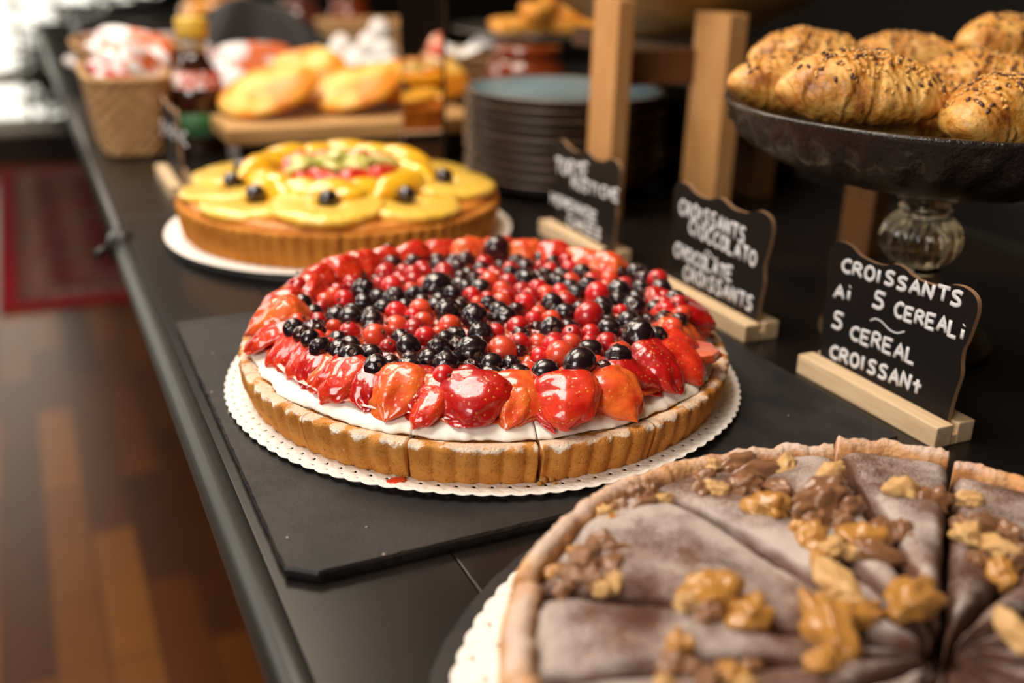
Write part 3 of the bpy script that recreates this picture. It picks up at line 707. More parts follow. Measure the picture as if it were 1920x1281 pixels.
WL = {3: 'walnut tart slice at the right edge, before the widest open cut', 21.5: 'walnut tart slice with a nut cluster, right of the flat plain slice', 41.5: 'narrow walnut tart slice with one long golden nut, poking out at the top right',
      62: 'walnut tart slice holding a single pale nut near its sugared rim', 83: 'walnut tart slice with a long dark nut cluster, at the top of the tart',
      103.2: 'widest walnut tart slice, with two dark nut clusters by the left rim', 141.2: 'walnut tart slice at the left with thick floury rim, golden nut at tip', 161: 'walnut tart slice at the bottom left holding two brown nut clusters',
      -178: 'walnut tart slice at the bottom edge, lowest one left of the centre', -17: 'walnut tart slice past the right edge of the picture, below the open cut',
      -150: 'walnut tart slice below the frame, first one right of the bottom left slice', -128: 'walnut tart slice below the frame, second one right of the bottom left slice', -105: 'walnut tart slice below the frame, pointing straight at the viewer', -82: 'walnut tart slice below the frame, one right of the one facing the viewer', -60: 'walnut tart slice below the frame at the lower right', -38: 'walnut tart slice off the lower right corner of the frame'}
wall = []
for i, a in enumerate(wc):
    b = wc[(i+1) % len(wc)]+(360 if i == len(wc)-1 else 0)
    a0, a1 = a*D, b*D; am = (a0+a1)/2; sh = {41.5: .0050, 21.5: .0010, 3: .003, 62: .0012, 103.2: .001}.get(a, .0008)
    dz = {41.5: .003, 103.2: .0008, 141.2: -.0005, 62: .0005}.get(a, 0)
    root = thing('walnut_tart_slice', WL.get(a, 'walnut tart slice in the near half of the cut tart, toward the viewer'), 'tart slice', (WX+sh*math.cos(am), WY+sh*math.sin(am), .0075), 0, 'slices of the walnut tart')
    wall.append((a0, a1, root))
    gap = .0009
    def pt(r, u, z, g=gap):
        e = min(.45, g/max(r, 1e-4)); q = a0+(a1-a0)*u
        wob = .0010*noise.noise(Vector((r*70, (a if u < .5 else b)*1.7, 0)))/max(r, .01)*(abs(u-.5)*2)**6
        q = a0+e+(a1-a0-2*e)*u+wob
        return (r*math.cos(q), r*math.sin(q), z)
    nu, nr = 40, 54
    V = []; F = []
    R0, RM = .006, .1335
    for k in range(nr+1):                        # domed, soft-edged filling
        r = R0+(RM-R0)*k/nr
        for j in range(nu+1):
            u = j/nu; x, y, _ = pt(r, u, 0)
            e = min(u, 1-u)*(a1-a0)*r; ed = math.exp(-(e/.0022)**1.3)
            z = wtop(x, y)+dz-.0042*ed+.0022*(1-math.exp(-e/.012))
            z -= .0045*math.exp(-((RM-r)/.003)**1.3)*1.0
            z += .0012*math.exp(-(e/.0045)**2)*noise.noise(Vector((x*260, y*260, 1)))
            w = .0016*noise.noise(Vector((math.cos(a0+(a1-a0)*u)*11, math.sin(a0+(a1-a0)*u)*11, 0)))*(k/nr)**6
            X, Y, _ = pt(r+w, u, 0); V.append((X, Y, z))
    n1 = len(V)
    for k in range(nr+1):
        r = R0+(RM-R0)*k/nr
        for j in range(nu+1): V.append(pt(r, j/nu, .007))
    for k in range(nr):
        for j in range(nu):
            q = k*(nu+1)+j; F.append((q, q+1, q+nu+2, q+nu+1)); F.append((n1+q, n1+q+nu+1, n1+q+nu+2, n1+q+1))
    for k in range(nr):
        for j in (0, nu): q = k*(nu+1)+j; F.append((q, q+nu+1, n1+q+nu+1, n1+q))
    for j in range(nu):
        for k in (0, nr): q = k*(nu+1)+j; F.append((q, q+1, n1+q+1, n1+q))
    mesh('chocolate_filling', V, F, m_choc, root)
    # pastry: base and raised rim
    thick = .0030 if a in (141.2, 161, -178) else .0
    pr = [(.004, .0068), (RM-.006, .0068), (RM-.0015, .010), (RM-.001, WH-.006), (RM+.0005-thick, WH-.0012), (.1375-thick*.5, WH+.0008), (.1405, WH-.0015), (.1425, WH-.006), (.1428, .020), (.1405, .008), (.138, .001), (.135, 0), (.004, 0)]
    V = []; F = []; K = len(pr); nn = 60
    for j in range(nn+1):
        u = j/nn
        for (r, z) in pr:
            q = a0+(a1-a0)*u; s = 1 if r > .12 else 0
            w = (.0026*noise.noise(Vector((math.cos(q)*17, math.sin(q)*17, z*30)))+.0009*noise.noise(Vector((math.cos(q)*60, math.sin(q)*60, z*200))))*s
            zz = z+dz+((.0016*noise.noise(Vector((math.cos(q)*13, math.sin(q)*13, r*60)))+.0008*noise.noise(Vector((math.cos(q)*55, math.sin(q)*55, r*200)))) if z > .02 else 0)
            V.append(pt(r+w, u, zz))
    for j in range(nn):
        for k in range(K-1): F.append((j*K+k, j*K+k+1, (j+1)*K+k+1, (j+1)*K+k))
    F.append(tuple(range(K))); F.append(tuple(nn*K+k for k in range(K))[::-1])
    mesh('pastry_crust', V, F, m_wcrust, root)
def nutshape(seed, lob=.28, el=1.3):
    def fn(v):
        x, y, z = v; k = 1+lob*nz(v, 1.7, seed)+.5*lob*abs(nz(v, 3.4, seed+2))-.12*abs(math.sin(4*y+2*x+seed))+.05*nz(v, 8, seed)
        return (x*k*el, y*k*.85, z*k*.75)
    return fn
NUT = [[Proto('walnut', *ico(4, nutshape(s*3.1+m_, *q)), m_nut[m_]) for s, q in enumerate(((.45, 1.2), (.6, 1.0), (.4, 1.7), (.5, .9)))] for m_ in range(3)]
# photo x, y, half size in px, elongation direction (deg, in table plane), tone 0 golden 1 brown 2 pale, height
single = [(1560, 886, 30, 20, 2), (1345, 908, 24, 0, 2), (1472, 868, 24, 40, 2), (1440, 948, 40, -60, 0), (1402, 905, 34, 60, 1), (1420, 875, 30, 0, 1), (1460, 915, 26, 80, 1), (1385, 850, 26, 10, 1), (1340, 850, 22, 10, 2), (1325, 880, 22, 10, 1),
          (1320, 905, 24, 10, 1), (1470, 945, 18, 0, 2), (1220, 900, 26, 50, 1), (1195, 905, 26, 90, 1), (1235, 925, 20, 0, 2), (1140, 940, 22, 70, 2), (1165, 935, 22, 10, 1), (1150, 955, 16, 10, 0), (1210, 935, 20, 20, 1),
          (1082, 1015, 20, 0, 0), (1130, 1010, 34, 20, 1), (1100, 1035, 34, 60, 1), (1150, 1050, 26, 60, 1), (1070, 1060, 24, 90, 1), (1110, 1075, 28, 20, 1), (1155, 1080, 20, 60, 2), (1060, 1085, 20, 10, 1), (1040, 1048, 16, 0, 0), (1135, 1095, 20, 0, 2), (1170, 1015, 18, 0, 1),
          (1545, 936, 46, 10, 1), (1510, 945, 30, 10, 1), (1595, 945, 28, 0, 1), (1530, 975, 26, 0, 1), (1580, 975, 26, 10, 1),
          (1690, 918, 40, 20, 2), (1745, 930, 34, -20, 1), (1820, 932, 24, 0, 2),
          (1525, 1005, 32, 50, 0), (1560, 1025, 26, 20, 2), (1540, 1040, 20, 20, 0), (1625, 1012, 44, -50, 0), (1650, 1035, 30, -30, 1), (1600, 1030, 20, -30, 2), (1690, 995, 30, 40, 1), (1650, 985, 20, 40, 1), (1500, 985, 20, 0, 0),
          (1575, 1085, 36, 90, 2), (1565, 1110, 24, 0, 2), (1712, 1130, 50, 20, 0),
          (1340, 1118, 54, -30, 0), (1405, 1150, 44, 0, 0), (1290, 1130, 28, 60, 2), (1330, 1152, 28, 0, 1),
          (1560, 1180, 52, 80, 0), (1530, 1135, 30, 10, 1), (1610, 1150, 34, 0, 0), (1545, 1230, 34, 10, 0), (1600, 1130, 24, 0, 2),
          (1275, 1205, 30, 90, 0), (1262, 1235, 30, 10, 1), (1300, 1245, 26, 60, 1), (1250, 1268, 24, 0, 2), (1370, 1255, 32, 0, 0), (1330, 1270, 30, 40, 1), (1400, 1275, 26, 0, 2), (1410, 1240, 22, 0, 1),
          (1815, 1000, 30, 60, 2), (1850, 985, 30, 0, 1), (1860, 1020, 30, 90, 2), (1890, 1000, 30, 20, 1), (1905, 1040, 30, 0, 1), (1835, 1040, 22, 0, 1), (1880, 1065, 28, 60, 0), (1905, 1185, 32, 80, 2), (1800, 975, 20, 0, 1)]
rn = random.Random(2)
for (px, py, hs, dg, tone) in single:
    P = at(px, py, .0445); x, y = P.x-WX, P.y-WY; r = math.hypot(x, y); a = math.atan2(y, x)
    rt_ = None
    for (a0, a1, root) in wall:
        if (a-a0) % (2*PI) < (a1-a0): rt_ = root
    dep = (P-CAM).dot(fw); s = hs/F_PX*dep*1.02
    if r > .134: x *= .134/r; y *= .134/r
    lx, ly = x+WX-rt_.location.x, y+WY-rt_.location.y
    NUT[tone][rn.randrange(4) if hs < 35 else 2*rn.randrange(2)].put('walnut_piece', rt_, (lx, ly, wtop(x, y)+s*.25), (rn.uniform(-.4, .4), rn.uniform(-.4, .4), dg*D), (s, s, s))
# ------------------------------------------------------------------ chalkboard signs in wooden feet
GL = {'A': [[(0, 0), (.3, 1), (.6, 0)], [(.12, .38), (.5, .38)]], 'C': [[(.6, .85), (.4, 1), (.15, .85), (0, .5), (.12, .15), (.35, 0), (.6, .12)]],
      'E': [[(.55, 1), (0, 1), (0, 0), (.55, 0)], [(0, .52), (.45, .52)]], 'H': [[(0, 1), (0, 0)], [(.55, 1), (.55, 0)], [(0, .5), (.55, .5)]],
      'D': [[(0, 0), (0, 1), (.3, 1), (.55, .75), (.55, .3), (.3, 0), (0, 0)]], 'I': [[(.1, 1), (.1, 0)]], 'i': [[(.1, .66), (.1, 0)], [(.1, .95), (.12, 1)]], 'K': [[(0, 1), (0, 0)], [(.5, 1), (0, .45), (.55, 0)]],
      'L': [[(0, 1), (0, 0), (.5, 0)]], 'M': [[(0, 0), (.05, 1), (.33, .3), (.6, 1), (.66, 0)]], 'N': [[(0, 0), (.03, 1), (.5, 0), (.54, 1)]],
      'O': [[(.3, 1), (.08, .85), (0, .5), (.08, .15), (.3, 0), (.52, .15), (.6, .5), (.52, .85), (.3, 1)]], 'R': [[(0, 0), (0, 1), (.35, 1), (.52, .78), (.35, .52), (0, .5)], [(.25, .5), (.58, 0)]],
      'S': [[(.55, .88), (.35, 1), (.08, .88), (.08, .65), (.45, .42), (.5, .15), (.28, 0), (0, .1)]], 'T': [[(0, 1), (.65, 1)], [(.33, 1), (.33, 0)]], 't': [[(.25, 1), (.25, 0)], [(.0, .62), (.5, .62)]],
      'U': [[(0, 1), (.02, .25), (.25, 0), (.5, .25), (.52, 1)]], '5': [[(.55, 1), (.12, 1), (.08, .58), (.4, .58), (.52, .3), (.35, .03), (0, .08)]],
      '~': [[(0, .5), (.15, .8), (.35, .75), (.65, .25), (.9, .2), (1.1, .55)]]}
cx_ = .3965
HALF = [(0, .0858), (.0050, .0850), (.0100, .0830), (.0180, .0818), (.0300, .0828), (.0385, .0862), (.0450, .0871), (.0510, .0860), (.0552, .0828), (.0568, .0773), (.0562, .0700), (.0545, .0602), (.0528, .0540), (.0532, .0473), (.0545, .0400), (.0530, .0283), (.0520, .0133), (.0520, .0)]
OUT2 = [(cx_+h, z) for (h, z) in HALF[::-1]]+[(cx_-h, z) for (h, z) in HALF[1:]]
def sign(y0, y1, x0, label, lines, zs=1.0, loc_tilt=0, name='chalkboard_sign'):
    """board between y0 (near) and y1 (far), facing the aisle"""
    yc = (y0+y1)/2; W2 = (y1-y0)/2; s = W2/.0568
    root = thing(name, label, 'sign', (x0, yc, 0))
    P = [((y-cx_)*s, z*zs) for (y, z) in OUT2]
    # smooth outline
    Q = []
    n = len(P)
    for i in range(n-1):
        p0, p1, p2, p3 = P[max(i-1, 0)], P[i], P[i+1], P[min(i+2, n-1)]
        for k in range(5):
            t = k/5; Q.append(tuple(.5*((2*p1[c])+(-p0[c]+p2[c])*t+(2*p0[c]-5*p1[c]+4*p2[c]-p3[c])*t*t+(-p0[c]+3*p1[c]-3*p2[c]+p3[c])*t**3) for c in (0, 1)))
    Q.append(P[-1]); Q = [(q[0], max(q[1], .006)) for q in Q]
    m = len(Q); T = .003
    V = [(-T/2, q[0], q[1]) for q in Q]+[(T/2, q[0], q[1]) for q in Q]
    F = [tuple(range(m)), tuple(range(m, 2*m))[::-1]]+[(i, i+m, (i+1) % m+m, (i+1) % m) for i in range(m)]
    o = mesh('board', V, F, [m_chalkb, m_ply], root, smooth=False, mi=[0, 0]+[1]*m)
    # wooden foot with a slot
    L = W2+.0005
    parts = [boxm(-.014, -.0019, -L, L, 0, .0125, .0008), boxm(.0019, .014, -L, L, 0, .0125, .0008), boxm(-.0018, .0018, -L+.0003, L-.0003, .0003, .0058, 0)]
    V, F = join(parts); mesh('wooden_foot', V, F, m_pale, root, smooth=False)
    for (p0, p1, h, txt, wd) in lines:              # p0, p1: photo positions of the baseline ends
        A = atx(p0[0], p0[1], x0-T/2); B = atx(p1[0], p1[1], x0-T/2)
        d = Vector((0, B.y-A.y, B.z-A.z)); up_ = Vector((0, 0, 1)); tot = sum((.35 if c in 'Ii' else .62 if c != '~' else 1.1)+.16 if c != ' ' else .45 for c in txt)-.16
        L_ = d.length; u = d/L_; cw = L_/tot; cur = 0; tubes = []; rl = random.Random(txt+str(y0))
        for c in txt:
            if c == ' ': cur += .45; continue
            w = .35 if c in 'Ii' else .62 if c != '~' else 1.1
            jy = rl.uniform(-.06, .06); jh = rl.uniform(.92, 1.08)
            for st in GL[c]:
                pts = []
                S2 = []
                for i in range(len(st)-1):
                    for k in range(3): t = k/3; S2.append((st[i][0]+(st[i+1][0]-st[i][0])*t, st[i][1]+(st[i+1][1]-st[i][1])*t))
                S2.append(st[-1])
                if len(st) > 3 and c in 'COSU5~R':
                    S2 = [S2[0]]+[((S2[i-1][0]+2*S2[i][0]+S2[i+1][0])/4, (S2[i-1][1]+2*S2[i][1]+S2[i+1][1])/4) for i in range(1, len(S2)-1)]+[S2[-1]]
                for (gx, gy) in S2:
                    q = A+u*((cur+gx)*cw)+up_*((gy*jh+jy)*h); pts.append((-T/2-.0001, q.y-yc, q.z))
                tubes.append(tubem(pts, wd*1.15, 8))
            cur += w+.16
        V, F = join(tubes); V = [(-T/2-.0001+(v[0]+T/2+.0001)*.25, v[1], v[2]) for v in V]
        mesh('handwriting', V, F, m_chalk, o)
    return root
sign(.3405, .4520, .4315, 'nearest black chalkboard sign, reading CROISSANTS Ai 5 CEREALi, in a wooden foot',
     [((1578, 509), (1803, 577), .0079, 'CROISSANTS', .00105), ((1564, 556), (1598, 564), .0078, 'Ai', .00105), ((1636, 573), (1658, 583), .0098, '5', .00105), ((1676, 594), (1810, 638), .0082, 'CEREALi', .0010),
      ((1560, 611), (1580, 621), .0104, '5', .0010), ((1594, 634), (1716, 685), .0086, 'CEREAL', .00095), ((1630, 612), (1694, 634), .0070, '~', .0004), ((1556, 669), (1728, 741), .0084, 'CROISSANt', .00095)])
sign(.5060, .6210, .4315, 'middle black chalkboard sign, reading CROISSANTS CIOCCOLATO, behind the berry tart',
     [((1274, 399), (1396, 458), .0105, 'CROISSANTS', .0010), ((1292, 437), (1416, 502), .0105, 'CIOCCOLATO', .0010), ((1322, 478), (1345, 492), .004, '~', .0005), ((1264, 480), (1372, 530), .0100, 'CHOCOLATE', .0010), ((1282, 522), (1410, 585), .0100, 'CROISSANTS', .0010)])
sign(.6880, .8030, .4250, 'small blurred black chalkboard sign, reading TORTE, before the black plate stack',
     [((1042, 322), (1102, 338), .0125, 'TORTE', .0013), ((1072, 352), (1160, 380), .0095, 'RUSTICHE', .0011), ((1034, 380), (1118, 418), .0090, 'HOMEMADE', .0011), ((1064, 422), (1126, 450), .0090, 'CAKES', .0011)])
sign(1.045, 1.160, .1330, 'farthest black chalkboard sign at the left, standing before the wicker basket',
     [((304, 250), (352, 276), .014, 'S~S~C', .0012)])
# ------------------------------------------------------------------ glass cake stand with seeded croissants
SX, SY = .530, .475
m_smoke = M('smoked_pressed_glass', (.018, .014, .012), .30, coat=.35, crough=.12, bump=.9, bs=190, bd=.0022, spec=.5)
m_glass = M('clear_pressed_glass', (.80, .64, .38), .05, trans=1, ior=1.5)
m_glass2 = M('amber_lit_glass', (.42, .30, .16), .12, trans=.82, ior=1.5)  # amber highlights put into the tint, partly opaque
st = thing('cake_stand', 'large smoked glass cake stand on a clear ribbed glass foot, holding croissants', 'cake stand', (SX, SY, 0))
def petal(a, r, z):
    if r > .045 and z < .149: return r*(1+.022*math.cos(20*a)*math.sin((z-.10)*150)+.016*math.cos(40*a+z*700))
    return r
V, F = lathe([(0, .130), (.05, .131), (.09, .136), (.12, .147), (.1335, .1575), (.1355, .1592), (.1375, .1588), (.138, .1572), (.1362, .1545), (.1340, .1490), (.1310, .1440), (.1250, .1365), (.115, .1290), (.102, .1222), (.086, .1165), (.07, .1123), (.05, .1082), (.03, .1050), (.018, .1030), (0, .1025)], 240, petal)
bowl = mesh('glass_bowl', V, F, m_smoke, st)
V, F = lathe([(0, 0.1020), (.016, 0.1020), (.0195, 0.1001), (.0195, 0.0980), (.0150, 0.0962), (.0145, 0.0945), (.0175, 0.0928), (.0175, 0.0911), (.0140, 0.0893), (.0180, 0.0855), (.0230, 0.0794), (.0248, 0.0721), (.0238, 0.0639), (.0195, 0.0575), (.0135, 0.0540), (.0145, 0.0523), (.0170, 0.0506), (.0150, 0.0485), (.0135, 0.0463), (0, 0.0463)], 144,
             lambda a, r, z: r*(1+.09*abs(math.cos(9*a))) if .0545 < z < .0875 else r)
mesh('ribbed_stem', V, F, m_glass, st)
V, F = lathe([(0, .0463), (.0135, .0463), (.018, .0425), (.027, .033), (.038, .021), (.050, .010), (.0565, .0045), (.0575, .0015), (.0565, .0), (.054, .0005), (.045, .010), (.034, .019), (.022, .030), (.012, .038), (0, .040)], 120, lambda a, r, z: r*(1+.008*math.cos(24*a)) if r < .055 else r)
mesh('glass_foot', V, F, m_glass2, st)
def baked(t, v, col, h, p):
    n1 = node(t, 'ShaderNodeTexNoise', {'Vector': v, 'Scale': 42.0, 'Detail': 5, 'Roughness': .65})
    n2 = node(t, 'ShaderNodeTexNoise', {'Vector': v, 'Scale': 210.0, 'Detail': 5, 'Roughness': .7})
    w = node(t, 'ShaderNodeTexWave', {'Vector': node(t, 'ShaderNodeMapping', {'Vector': v, 'Rotation': (.4, .5, .2)}).outputs[0], 'Scale': 60.0, 'Distortion': 9.0, 'Detail': 3})
    c = ramp(t, n1.outputs[0], [(.32, (.26, .070, .010)), (.45, (.62, .255, .036)), (.60, (.80, .46, .12))])
    return c, math_(t, 'ADD', n2.outputs[0], math_(t, 'MULTIPLY', w.outputs[1], .5))
m_crois = M('baked_croissant_crust', (.6, .3, .1), .45, bump=.9, bd=.0016, extra=baked, coat=.35, crough=.25, sss=.05, sssr=.003)
m_flax = M('brown_flax_seed', (.10, .038, .020), .35, vary=.3)
m_sesame = M('golden_sesame_seed', (.72, .40, .12), .4)
def crois_surf(L, R, seed):
    def S_(u, a):                                   # u -1..1 along, a round
        w = (1-abs(u)**2.3)**.62 if abs(u) < 1 else 0
        ph = u*2.1+.22*math.sin(a*2+seed)+.30*math.cos(a)*(1 if u > 0 else -1)+.25*noise.noise(Vector((u*2, a, seed)))
        fr = ph-math.floor(ph); fr = fr if u < 0 else 1-fr; step = .95+.085*fr**.7*(1-max(0, fr-.9)*9)
        
        r = R*w*step; y = r*math.cos(a); z = r*math.sin(a)*(.86 if math.sin(a) > 0 else .62)
        x = u*L/2; k = 1+.10*noise.noise(Vector((x*45, y*45, z*45+seed)))+.03*noise.noise(Vector((x*200, y*200, z*200+seed)))
        return Vector((x, y*k-.16*x*x/L*2, z*k))
    return S_
def crois(L, R, seed):
    S_ = crois_surf(L, R, seed); nu, nv = 110, 64; V = []; F = []
    for i in range(nu+1):
        u = -1+2*i/nu; u = max(-.9995, min(.9995, u))
        for j in range(nv): V.append(S_(u, 2*PI*j/nv))
    for i in range(nu):
        for j in range(nv): k = (j+1) % nv; F.append((i*nv+j, i*nv+k, (i+1)*nv+k, (i+1)*nv+j))
    F.append(tuple(range(nv))[::-1]); F.append(tuple(nu*nv+j for j in range(nv)))
    rr = random.Random(seed); out = []
    for kind, n, (sl, sw) in (('f', 90, (.0023, .0012)), ('s', 190, (.0017, .0010))):
        parts = []
        for q in range(n):
            u = max(-.8, min(.85, rr.gauss(.05, .42))); a = PI/2+rr.gauss(0, .62)
            p = S_(u, a); e = .02; tu = (S_(u+e, a)-p).normalized(); ta = (S_(u, a+e)-p).normalized(); nn_ = tu.cross(ta).normalized()
            if nn_.z < 0: nn_ = -nn_
            an = rr.uniform(0, PI); d1 = tu*math.cos(an)+ta*math.sin(an); d2 = nn_.cross(d1)
            vv, ff = ico(1); parts.append(([tuple(p+nn_*(.0004+v[2]*.0006)+d1*(v[0]*sl)+d2*(v[1]*sw*(1-.35*v[0]))) for v in vv], ff))
        out.append(join(parts))
    return (V, F), out
CR = []
for (L, R, sd) in ((.100, .0290, 1.5), (.100, .0260, 4.2), (.095, .028, 7.7)):
    b_, (fl, se) = crois(L, R, sd); CR.append((Proto('croissant', *b_, m_crois), Proto('flax', *fl, m_flax), Proto('sesame', *se, m_sesame)))
CL = [((1610, 178), .590, -.52, 0, 1.0, .05, 'seeded croissant at the front left of the glass stand, in sharpest focus'),
      ((1500, 168), .665, -.33, 1, 1.05, .10, 'seeded croissant with its pointed tip at the far left rim of the glass stand'),
      ((1510, 112), .745, -.50, 2, .92, .0, 'blurred croissant at the back left of the glass stand, topmost there'),
      ((1690, 112), .760, -.55, 1, .88, .0, 'blurred croissant at the middle back of the pile on the glass stand'),
      ((1835, 168), .680, -.55, 2, 1.05, .0, 'seeded croissant in the middle of the pile, behind the two front ones'),
      ((1885, 222), .580, .10, 1, 1.10, .0, 'pale seeded croissant at the front right of the glass stand, cut by the frame'),
      ((1895, 92), .740, -.30, 0, .95, .1, 'large blurred croissant on top of the pile at the upper right corner')]
for (px, dep, rz, k, sc, ry, lab) in CL:
    P = atd(px[0], px[1], dep); r = thing('seeded_croissant', lab, 'croissant', tuple(P), 0, 'seeded croissants on the glass stand')
    r.rotation_euler = (0, ry, rz); r.scale = (sc, sc, sc)
    CR[k][0].put('croissant_body', r, (0, 0, 0)); stuff(CR[k][1].put('flax_seeds', r, (0, 0, 0))); stuff(CR[k][2].put('sesame_seeds', r, (0, 0, 0)))
for (x, y, z, rz, k, lab) in ((.500, .470, .1540, -.4, 1, 'seeded croissant at the bottom of the pile, mostly hidden under the front left ones'), (.545, .500, .1540, -.6, 2, 'seeded croissant at the bottom of the pile, hidden behind the middle one'), (.580, .430, .1540, .1, 1, 'seeded croissant at the bottom right of the pile, hidden under the pale one')):
    r = thing('seeded_croissant', lab, 'croissant', (x, y, z), rz, 'seeded croissants on the glass stand')
    CR[k][0].put('croissant_body', r, (0, 0, 0)); stuff(CR[k][1].put('flax_seeds', r, (0, 0, 0))); stuff(CR[k][2].put('sesame_seeds', r, (0, 0, 0)))
# ------------------------------------------------------------------ wooden riser with a bowl
rz_ = thing('wooden_riser', 'tall wooden stand of flat posts and a crossbar, under the big wooden bowl', 'stand', (.60, .80, 0))
def rp(n, x0, x1, y0, y1, z0, z1, m=None): box(n, x0-.60, x1-.60, y0-.80, y1-.80, z0, z1, m or m_leg, rz_, .001)
rp('post', .601, .622, .800, .856, 0, .1905); rp('post', .494, .511, .822, .868, 0, .202)
rp('post', .640, .658, .628, .664, 0, .182, m_legshade); rp('post', .690, .712, .845, .885, 0, .160, m_legshade)
rp('crossbar', .511, .6009, .850, .862, .122, .155, m_legshade); rp('side_rail', .604, .619, .8562, 1.11, .135, .155, m_legshade); rp('side_rail', .694, .709, .8852, 1.11, .135, .155, m_legshade)
rp('crossbar', .6195, .6935, 1.095, 1.11, .135, .155, m_legshade); rp('post', .690, .712, 1.1102, 1.130, 0, .155, m_legshade)
m_bowlw = M('dark_honey_wood', (.26, .12, .025), .5, col2=(.34, .17, .04), ns=20, aniso=(1, 1, 4))
V, F = lathe([(0, .168), (.05, .168), (.075, .172), (.11, .186), (.15, .212), (.18, .245), (.186, .252), (.182, .253), (.145, .220), (.10, .195), (.06, .184), (0, .182)], 96)
# the bowl rests on the posts' tops
o = mesh('wooden_bowl', V, F, m_bowlw, loc=(.672, .990, -.0127)); tag(o, 'wide honey brown wooden bowl resting on the wooden riser at the top', 'bowl')
# ------------------------------------------------------------------ plates
m_pin = M('blue_grey_glaze', (.20, .29, .33), .12, col2=(.30, .36, .36), ns=18, coat=.6, crough=.06)
m_prim = M('brown_glazed_rim', (.20, .115, .06), .25, col2=(.30, .18, .09), ns=30)
m_pout = M('black_glaze', (.006, .005, .007), .25, col2=(.018, .009, .008), ns=25)
PP = [(0, .0035), (.075, .0035), (.092, .0060), (.101, .0120), (.1040, .0158), (.1055, .0170), (.1068, .0166), (.1072, .0155), (.1066, .0125), (.1045, .0085), (.1000, .0045), (.088, .0010), (.07, 0), (0, 0)]
V, F = lathe(PP, 96)
mi = []
for f in F:
    r = sum(math.hypot(V[i][0], V[i][1]) for i in f)/len(f); z = sum(V[i][2] for i in f)/len(f)
    k = F.index(f)
    mi.append(k//96)
mi = [0 if k < 4 else (1 if 4 <= k < 6 else 2) for k in mi]
PL = Proto('plate', V, F, [m_pin, m_prim, m_pout], True, mi)
PWN = ['lowest', 'second', 'third', 'fourth', 'fifth', 'sixth', 'seventh', 'eighth', 'ninth', 'topmost']
rpz = random.Random(8)
for si, (x, y, n, nm) in enumerate(((.527, .983, 10, 'in the near stack'), (.760, 1.010, 10, 'in the dim rear stack'))):
    for k in range(n):
        o = PL.put('stacked_plate', None, (x+rpz.uniform(-.0012, .0012), y+rpz.uniform(-.0012, .0012), .0003+k*.0096), (0, 0, rpz.uniform(0, 6)))
        lab = ('blue-grey glazed plate with a brown rim, topmost ' if k == 9 else 'dark glazed plate, %s from the table up, ' % PWN[k] if k else 'dark glazed plate lying directly on the table, ')+nm
        tag(o, lab, 'plate', 'plates '+nm)
# ------------------------------------------------------------------ polished metal panel
m_mirror = M('polished_bronze_metal', (.80, .60, .42), .03, metal=1)
mp_ = thing('polished_metal_column', 'upright mirror-polished bronze metal column reflecting the yellow fruit tart', 'column', (.412, 1.108, 0), math.atan2(.27, -.963)+PI)
mp_.rotation_euler = (.03, 0, math.atan2(.27, -.963)+PI-.17)
box('mirror_face', -.0235, .0235, -.006, .006, 0, .42, m_mirror, mp_, .0008); box('black_edge', .0238, .0262, -.007, .007, 0, .42, m_blackmet, mp_, .0004)
# ------------------------------------------------------------------ chopping board with round breads
bx = box('black_riser_box', .225, .49, 1.165, 1.245, 0, .030, M('grey_metal_box', (.055, .052, .050), .45), None, .002); tag(bx, 'low dark grey box carrying the chopping board', 'box')
bm_ = box('chopping_board', .196, .505, 1.140, 1.250, .0302, .0500, m_boardwood, None, .004); tag(bm_, 'thick light wooden board carrying the golden flat breads', 'chopping board')
def bread(t, v, col, h, p):
    n1 = node(t, 'ShaderNodeTexNoise', {'Vector': v, 'Scale': 16.0, 'Detail': 3})
    return ramp(t, n1.outputs[0], [(.42, (.92, .58, .14)), (.50, (.90, .42, .035)), (.58, (.74, .24, .012))]), None
m_bread = M('golden_flat_bread', (.8, .4, .1), .5, extra=bread, coat=.25, crough=.3)
BR = [Proto('bread', *ico(4, lambda v, s=s: (v[0]*.062*(1+.05*nz(v, 1.5, s)), v[1]*.058*(1+.05*nz(v, 1.5, s)), (abs(v[2])**.8*(1 if v[2] > 0 else -.8))*.015*(1+.25*nz(v, 2.2, s)))), m_bread) for s in (1, 5)]
for (x, y, z, rx, ry, rz, s, lab) in ((.262, 1.225, .0775, .24, -.30, -.10, .98, 'golden flat bread at the left front of the board, leaning back'), (.368, 1.225, .0775, .24, -.26, -.2, .95, 'golden flat bread in the middle front of the wooden board'),
                             (.322, 1.285, .0850, .5, -.35, .1, .88, 'golden flat bread standing behind the two front ones on the board'), (.440, 1.26, .078, .3, -.2, .1, .9, 'golden flat bread on the board, half hidden by the metal column'),
                             (.495, 1.27, .083, .7, .1, .2, .72, 'orange baked bread at the right end of the board, before the plates')):
    o = BR[int(x*100) % 2].put('flat_bread', None, (x, y, z), (rx, ry, rz), s); tag(o, lab, 'bread', 'golden breads on the wooden board')
